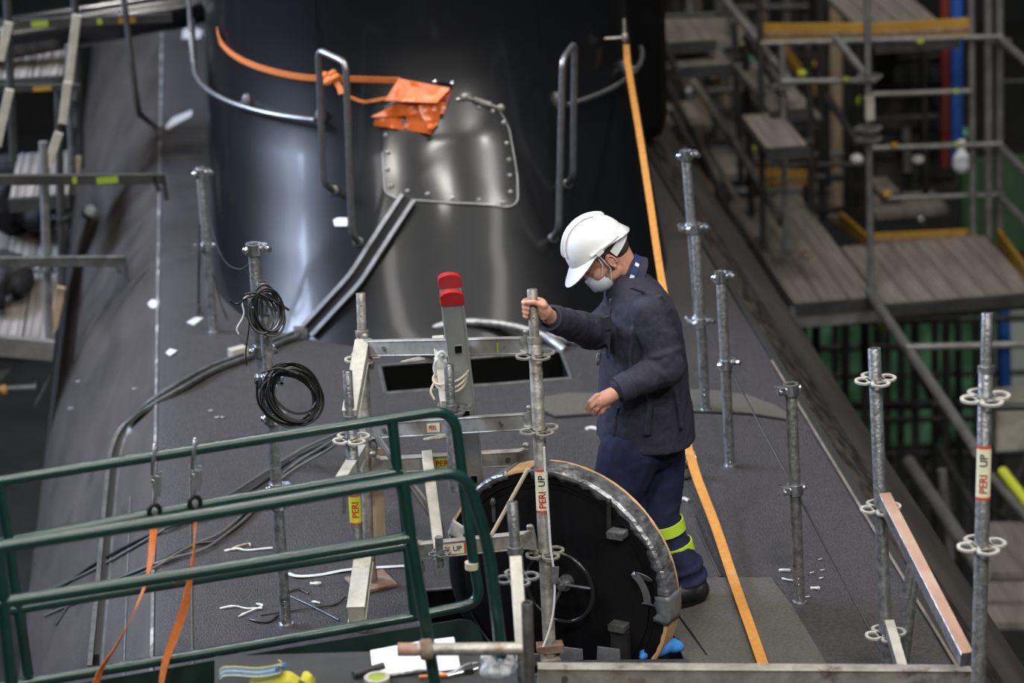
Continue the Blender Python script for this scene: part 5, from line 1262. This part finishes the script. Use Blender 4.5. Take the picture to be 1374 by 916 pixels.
for p0, p1, y0, y1, mt in (((1122, 52), (1163, 103), yF+.8, yF+.2, 'backgalv'), ((965, -10), (1060, 110), yB+1, yF+.9, 'backgalv'), ((1000, 50), (1052, 130), yF+2, yF+1, 'backdark'), ((1050, 108), (1100, 160), yB+1.5, yB+1, 'deckboard'), ((895, 110), (1000, 330), yB+3, yF+1, 'backdark'),
        ((925, 90), (1050, 300), yB+3, yF+1, 'backdark'), ((980, 180), (1045, 290), yB+1, yF+1, 'backgalv'), ((1340, 50), (1400, 105), yB, yF-1, 'backgalv'), ((1340, 195), (1400, 255), yB, yF-1, 'backgalv'), ((1340, 262), (1400, 322), yB, yF-1, 'backgalv'),
        ((1110, 130), (1150, 190), yB+1, yB, 'backdark'), ((880, 35), (910, 100), yB+1, yB, 'backdark'), ((930, 110), (985, 190), yB+2, yB+1, 'deckboard'), ((950, 200), (1000, 290), yB+2, yB+1, 'deckboard'), ((900, 150), (975, 270), yB+2, yB+1, 'backdark')):
    tb(rb, p0, p1, y0, y1, r=.03, m_=mt, name='brace')
for (x, y, yy) in ((1166, 172, yF), (1166, 186, yF), (1052, 115, yF+.8), (1053, 340, yF+.8), (1166, 103, yF), (1341, 55, yB)): rosette(rb, AY(x, y, yy), M['backgalv'], R=.10)
mm = MB(); mm.beam(AY(1166, 130, yF+.05), AY(1167, 160, yF+.05), .06, .06, (0, 1, 0)); mm.build('label_sticker', M['pale'], rb)
for (x, y, yy, c, s) in ((1076, 98, yB, 'lab_yel', .04), (1283, 123, yB-.3, 'lime', .03), (1283, 194, yB-.3, 'lime', .03), (1136, 107, yF+.5, 'lime', .03), (1235, 56, yB-.25, 'lime', .03), (1008, 200, yB+1, 'lab_yel', .045), (1002, 62, yB+1, 'lime', .05), (1190, 260, yB-.1, 'toe', .04), (928, 122, yB+2, 'paper', .05), (1232, 214, yB+.5, 'tapewhite', .05), (1200, 195, yB-.3, 'toe', .03), (1082, 342, yF+.6, 'rust', .05), (1150, 213, yB, 'tapewhite', .05)):
    mm = MB(); mm.ell(AY(x, y, yy), [V((s, 0, 0)), V((0, s, 0)), V((0, 0, s*.7))], 12, 8); mm.build('coupler', M[c], rb)
# dark boarded cabin behind the upper bays
m = MB(); a = AY(1176, 66, yB+1.3); b = AY(1284, 252, yB+1.3); m.box(((a.x+b.x)/2, yB+1.6, (a.z+b.z)/2), b.x-a.x, .5, a.z-b.z)
for k in range(6): m.beam(V((a.x, yB+1.33, b.z+(a.z-b.z)*(k+.5)/6)), V((b.x, yB+1.33, b.z+(a.z-b.z)*(k+.5)/6)), .03, .03)  # darkness of the recess is put into the colour of a solid box
tag(m.build('dark_recess', M['darkboard'], None), 'dark boarded recess, built as a black box, behind the scaffold bay at upper right', 'recess')
for px, mt, lab, yy in ((1284, 'bluepipe', 'blue vertical pipe behind the upper right scaffold', 19.6), (1268, 'redpipe', 'dark red vertical pipe beside the blue one', 20.2)):
    m = MB(); m.tube([AY(px, -20, yB+.9), AY(px, 222, yB+.9)], .05 if px == 1284 else .04, 12); tag(m.build('service_pipe', M[mt]), lab, 'pipe')
m = MB(); c = AY(1290, 218, yB+.2); m.ell(c, [V((.07, 0, 0)), V((0, .07, 0)), V((0, 0, .09))]); m.tube([c, c+V((0, 0, .18))], .03, 8); tag(remesh(m.build('lamp_bag', M['paper'], None, smooth=180), .015), 'small pale bag hanging under the blue pipe', 'bag')
# far green machinery level seen below the platform
gt = AY(1200, 408, 27).z; m = MB(); m.box((5.2, 27, (gt-6.4)/2), 7, .1, gt+6.4); tag(m.build('green_screen_wall', M['hallgreen']), 'green hall partition seen through the scaffold at far right', 'partition')
a = AY(1290, 215, 22.5); b = AY(1420, 330, 22.5); m = MB(); m.box(((a.x+b.x)/2, 22.5, (a.z+b.z)/2), b.x-a.x, .08, a.z-b.z); tag(m.build('dark_green_partition', mat('deep_green', (.03, .085, .035), .7)), 'green panel behind the uprights at right edge', 'partition')
lw = thing('lower_scaffold', 'tangle of dark scaffold tubes under the background platform', 'scaffolding', V((4.5, 21, -6.4)))
rnd = random.Random(4)
for k in range(15):
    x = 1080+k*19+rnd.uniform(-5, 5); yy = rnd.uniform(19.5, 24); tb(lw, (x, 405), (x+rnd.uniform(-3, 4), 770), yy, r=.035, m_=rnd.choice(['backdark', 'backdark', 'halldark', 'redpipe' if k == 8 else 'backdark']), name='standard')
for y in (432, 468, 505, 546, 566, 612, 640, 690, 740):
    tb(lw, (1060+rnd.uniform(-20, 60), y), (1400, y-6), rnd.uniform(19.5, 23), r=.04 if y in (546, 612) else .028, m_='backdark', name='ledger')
for p0, p1, y0, y1, mt, r in (((1166, 392), (1312, 606), yF, 14.5, 'backgalv', .036), ((1220, 620), (1320, 770), 17, 14, 'backgalv', .045), ((1290, 520), (1200, 700), 22, 22, 'backdark', .03), ((1205, 440), (1280, 600), 22, 22, 'backdark', .03), ((1260, 600), (1330, 720), 19, 18, 'backdark', .035), ((1345, 690), (1400, 560), 18, 18, 'backdark', .03), ((1264, 630), (1276, 750), 16, 16, 'backgalv', .03), ((1330, 640), (1400, 720), 17, 16, 'backgalv', .035)):
    tb(lw, p0, p1, y0, y1, r=r, m_=mt, name='brace')
tb(lw, (1215, 466), (1400, 461), 16.5, m_='backgalv', r=.024, name='ledger'); tb(lw, (1330, 546), (1400, 545), 15, m_='backdark', r=.024, name='ledger')
for (x, y, c) in ((1172, 421, 'lab_yel'), (1184, 436, 'lab_yel'), (1314, 404, 'lab_yel'), (1294, 415, 'lime'), (1353, 586, 'lime'), (1266, 664, 'toe')):
    m = MB(); m.ell(AY(x, y, 19.3), [V((.05, 0, 0)), V((0, .05, 0)), V((0, 0, .05))], 10, 8); m.build('coupler', M[c], lw)
for (x0, y0, x1, y1) in ((1118, 408, 1132, 426), (1095, 422, 1110, 438), (1142, 414, 1152, 432), (1100, 438, 1120, 446), (1122, 500, 1136, 512)):
    m = MB(); a = AY(x0, y0, 25); b = AY(x1, y1, 25); m.box(((a.x+b.x)/2, 25, (a.z+b.z)/2), b.x-a.x, .05, a.z-b.z); tag(m.build('mint_sheet', M['mint']), 'small mint green sheet glimpsed under the background platform', 'sheet', 'mint green sheets under the platform')
m = MB(); a = AY(1352, 392, 24.8); b = AY(1400, 590, 24.8); m.box(((a.x+b.x)/2, 25, (a.z+b.z)/2), b.x-a.x, .4, a.z-b.z); tag(m.build('pale_cabinet', M['palebox']), 'pale grey cabinet at the right edge below the platform', 'cabinet')
m = MB(); m.tube([AY(1347, 392, 20.5), AY(1350, 590, 20.5)], .05, 10); tag(m.build('blue_post', M['bluepipe']), 'blue post left of the pale cabinet at right edge', 'post')
m = MB(); m.tube([AY(1345, 632, 16), AY(1390, 690, 15.5)], .035, 10); tag(m.build('yellow_bar', M['lab_yel']), 'bright yellow bar at the right edge behind the label upright', 'bar')
dk = thing('low_walkway', 'pale ribbed walkway boards low down at the bottom right edge', 'walkway', G(1370, 830, -2.6))
for k, (y0, y1) in enumerate(((835, 812), (805, 780), (768, 700))):
    z = -3.2; m = MB(); m.poly([G(1310, y0, z), G(1420, y0, z), G(1420, y1, z), G(1310, y1, z)], -.05, (0, 0, 1)); m.build('walkway_board', M['deckboard'], dk)
m = MB(); m.box(AY(1370, 560, 18.5), .5, .5, .3); tag(m.build('beige_crate', M['pale']), 'beige crate on the level below at the right edge', 'crate')

# further scaffold bays behind, deep in the hall
rc = thing('rear_scaffold', 'brownish blurred scaffold bays between the hull edge and the upper platforms', 'scaffolding', V((3, 25, -6.4)))
rnd = random.Random(11)
for k in range(16):
    x = 888+k*18+rnd.uniform(-6, 6); tb(rc, (x, -20), (x+rnd.uniform(-2, 4), 250+k*4), rnd.uniform(23, 29), r=rnd.choice([.03, .045, .06]), m_=rnd.choice(['backdark', 'backgalv', 'wood', 'backdark', 'rust']), name='standard')
for k in range(14):
    y = 15+k*22+rnd.uniform(-6, 6); x0 = rnd.uniform(880, 1040)+max(0, (y-150)*.5); tb(rc, (x0, y), (x0+rnd.uniform(60, 180), y-2), rnd.uniform(22.5, 27), r=.035, m_=rnd.choice(['backdark', 'backgalv', 'backdark']), name='ledger')
for k in range(12):
    x = rnd.uniform(890, 1060); y = rnd.uniform(60, 230); tb(rc, (x, y), (x+rnd.uniform(30, 60), y+rnd.uniform(60, 110)), rnd.uniform(23, 26), r=.05, m_=rnd.choice(['backdark', 'wood', 'backgalv', 'toe']), name='brace')
for (x0, x1, yf, yb_, z) in ((900, 960, 175, 140, -1.2), (1060, 1160, 262, 238, -3.2), (1075, 1160, 300, 268, -2.9), (1175, 1280, 290, 262, -2.6), (950, 1010, 240, 200, -2.0), (1180, 1290, 250, 232, -3.8), (960, 1030, 60, 20, -1.0)):
    a = G(x0, yf, z); b = G(x1, yf, z); c = G((x0+x1)/2, yb_, z); m = MB(); m.box(((a.x+b.x)/2, (a.y+c.y)/2, z), b.x-a.x, c.y-a.y, .06); m.build('deck_board', M['deckboard'], rc)
for k in range(26):
    m = MB(); r_ = rnd.uniform(.03, .07); m.ell(AY(rnd.uniform(900, 1300), rnd.uniform(40, 300), rnd.uniform(22.5, 26)), [V((r_, 0, 0)), V((0, r_, 0)), V((0, 0, r_))], 8, 6); m.build('coupler', M[rnd.choice(['hooksteel', 'lime', 'mint', 'toe', 'red', 'pale', 'mint'])], rc)
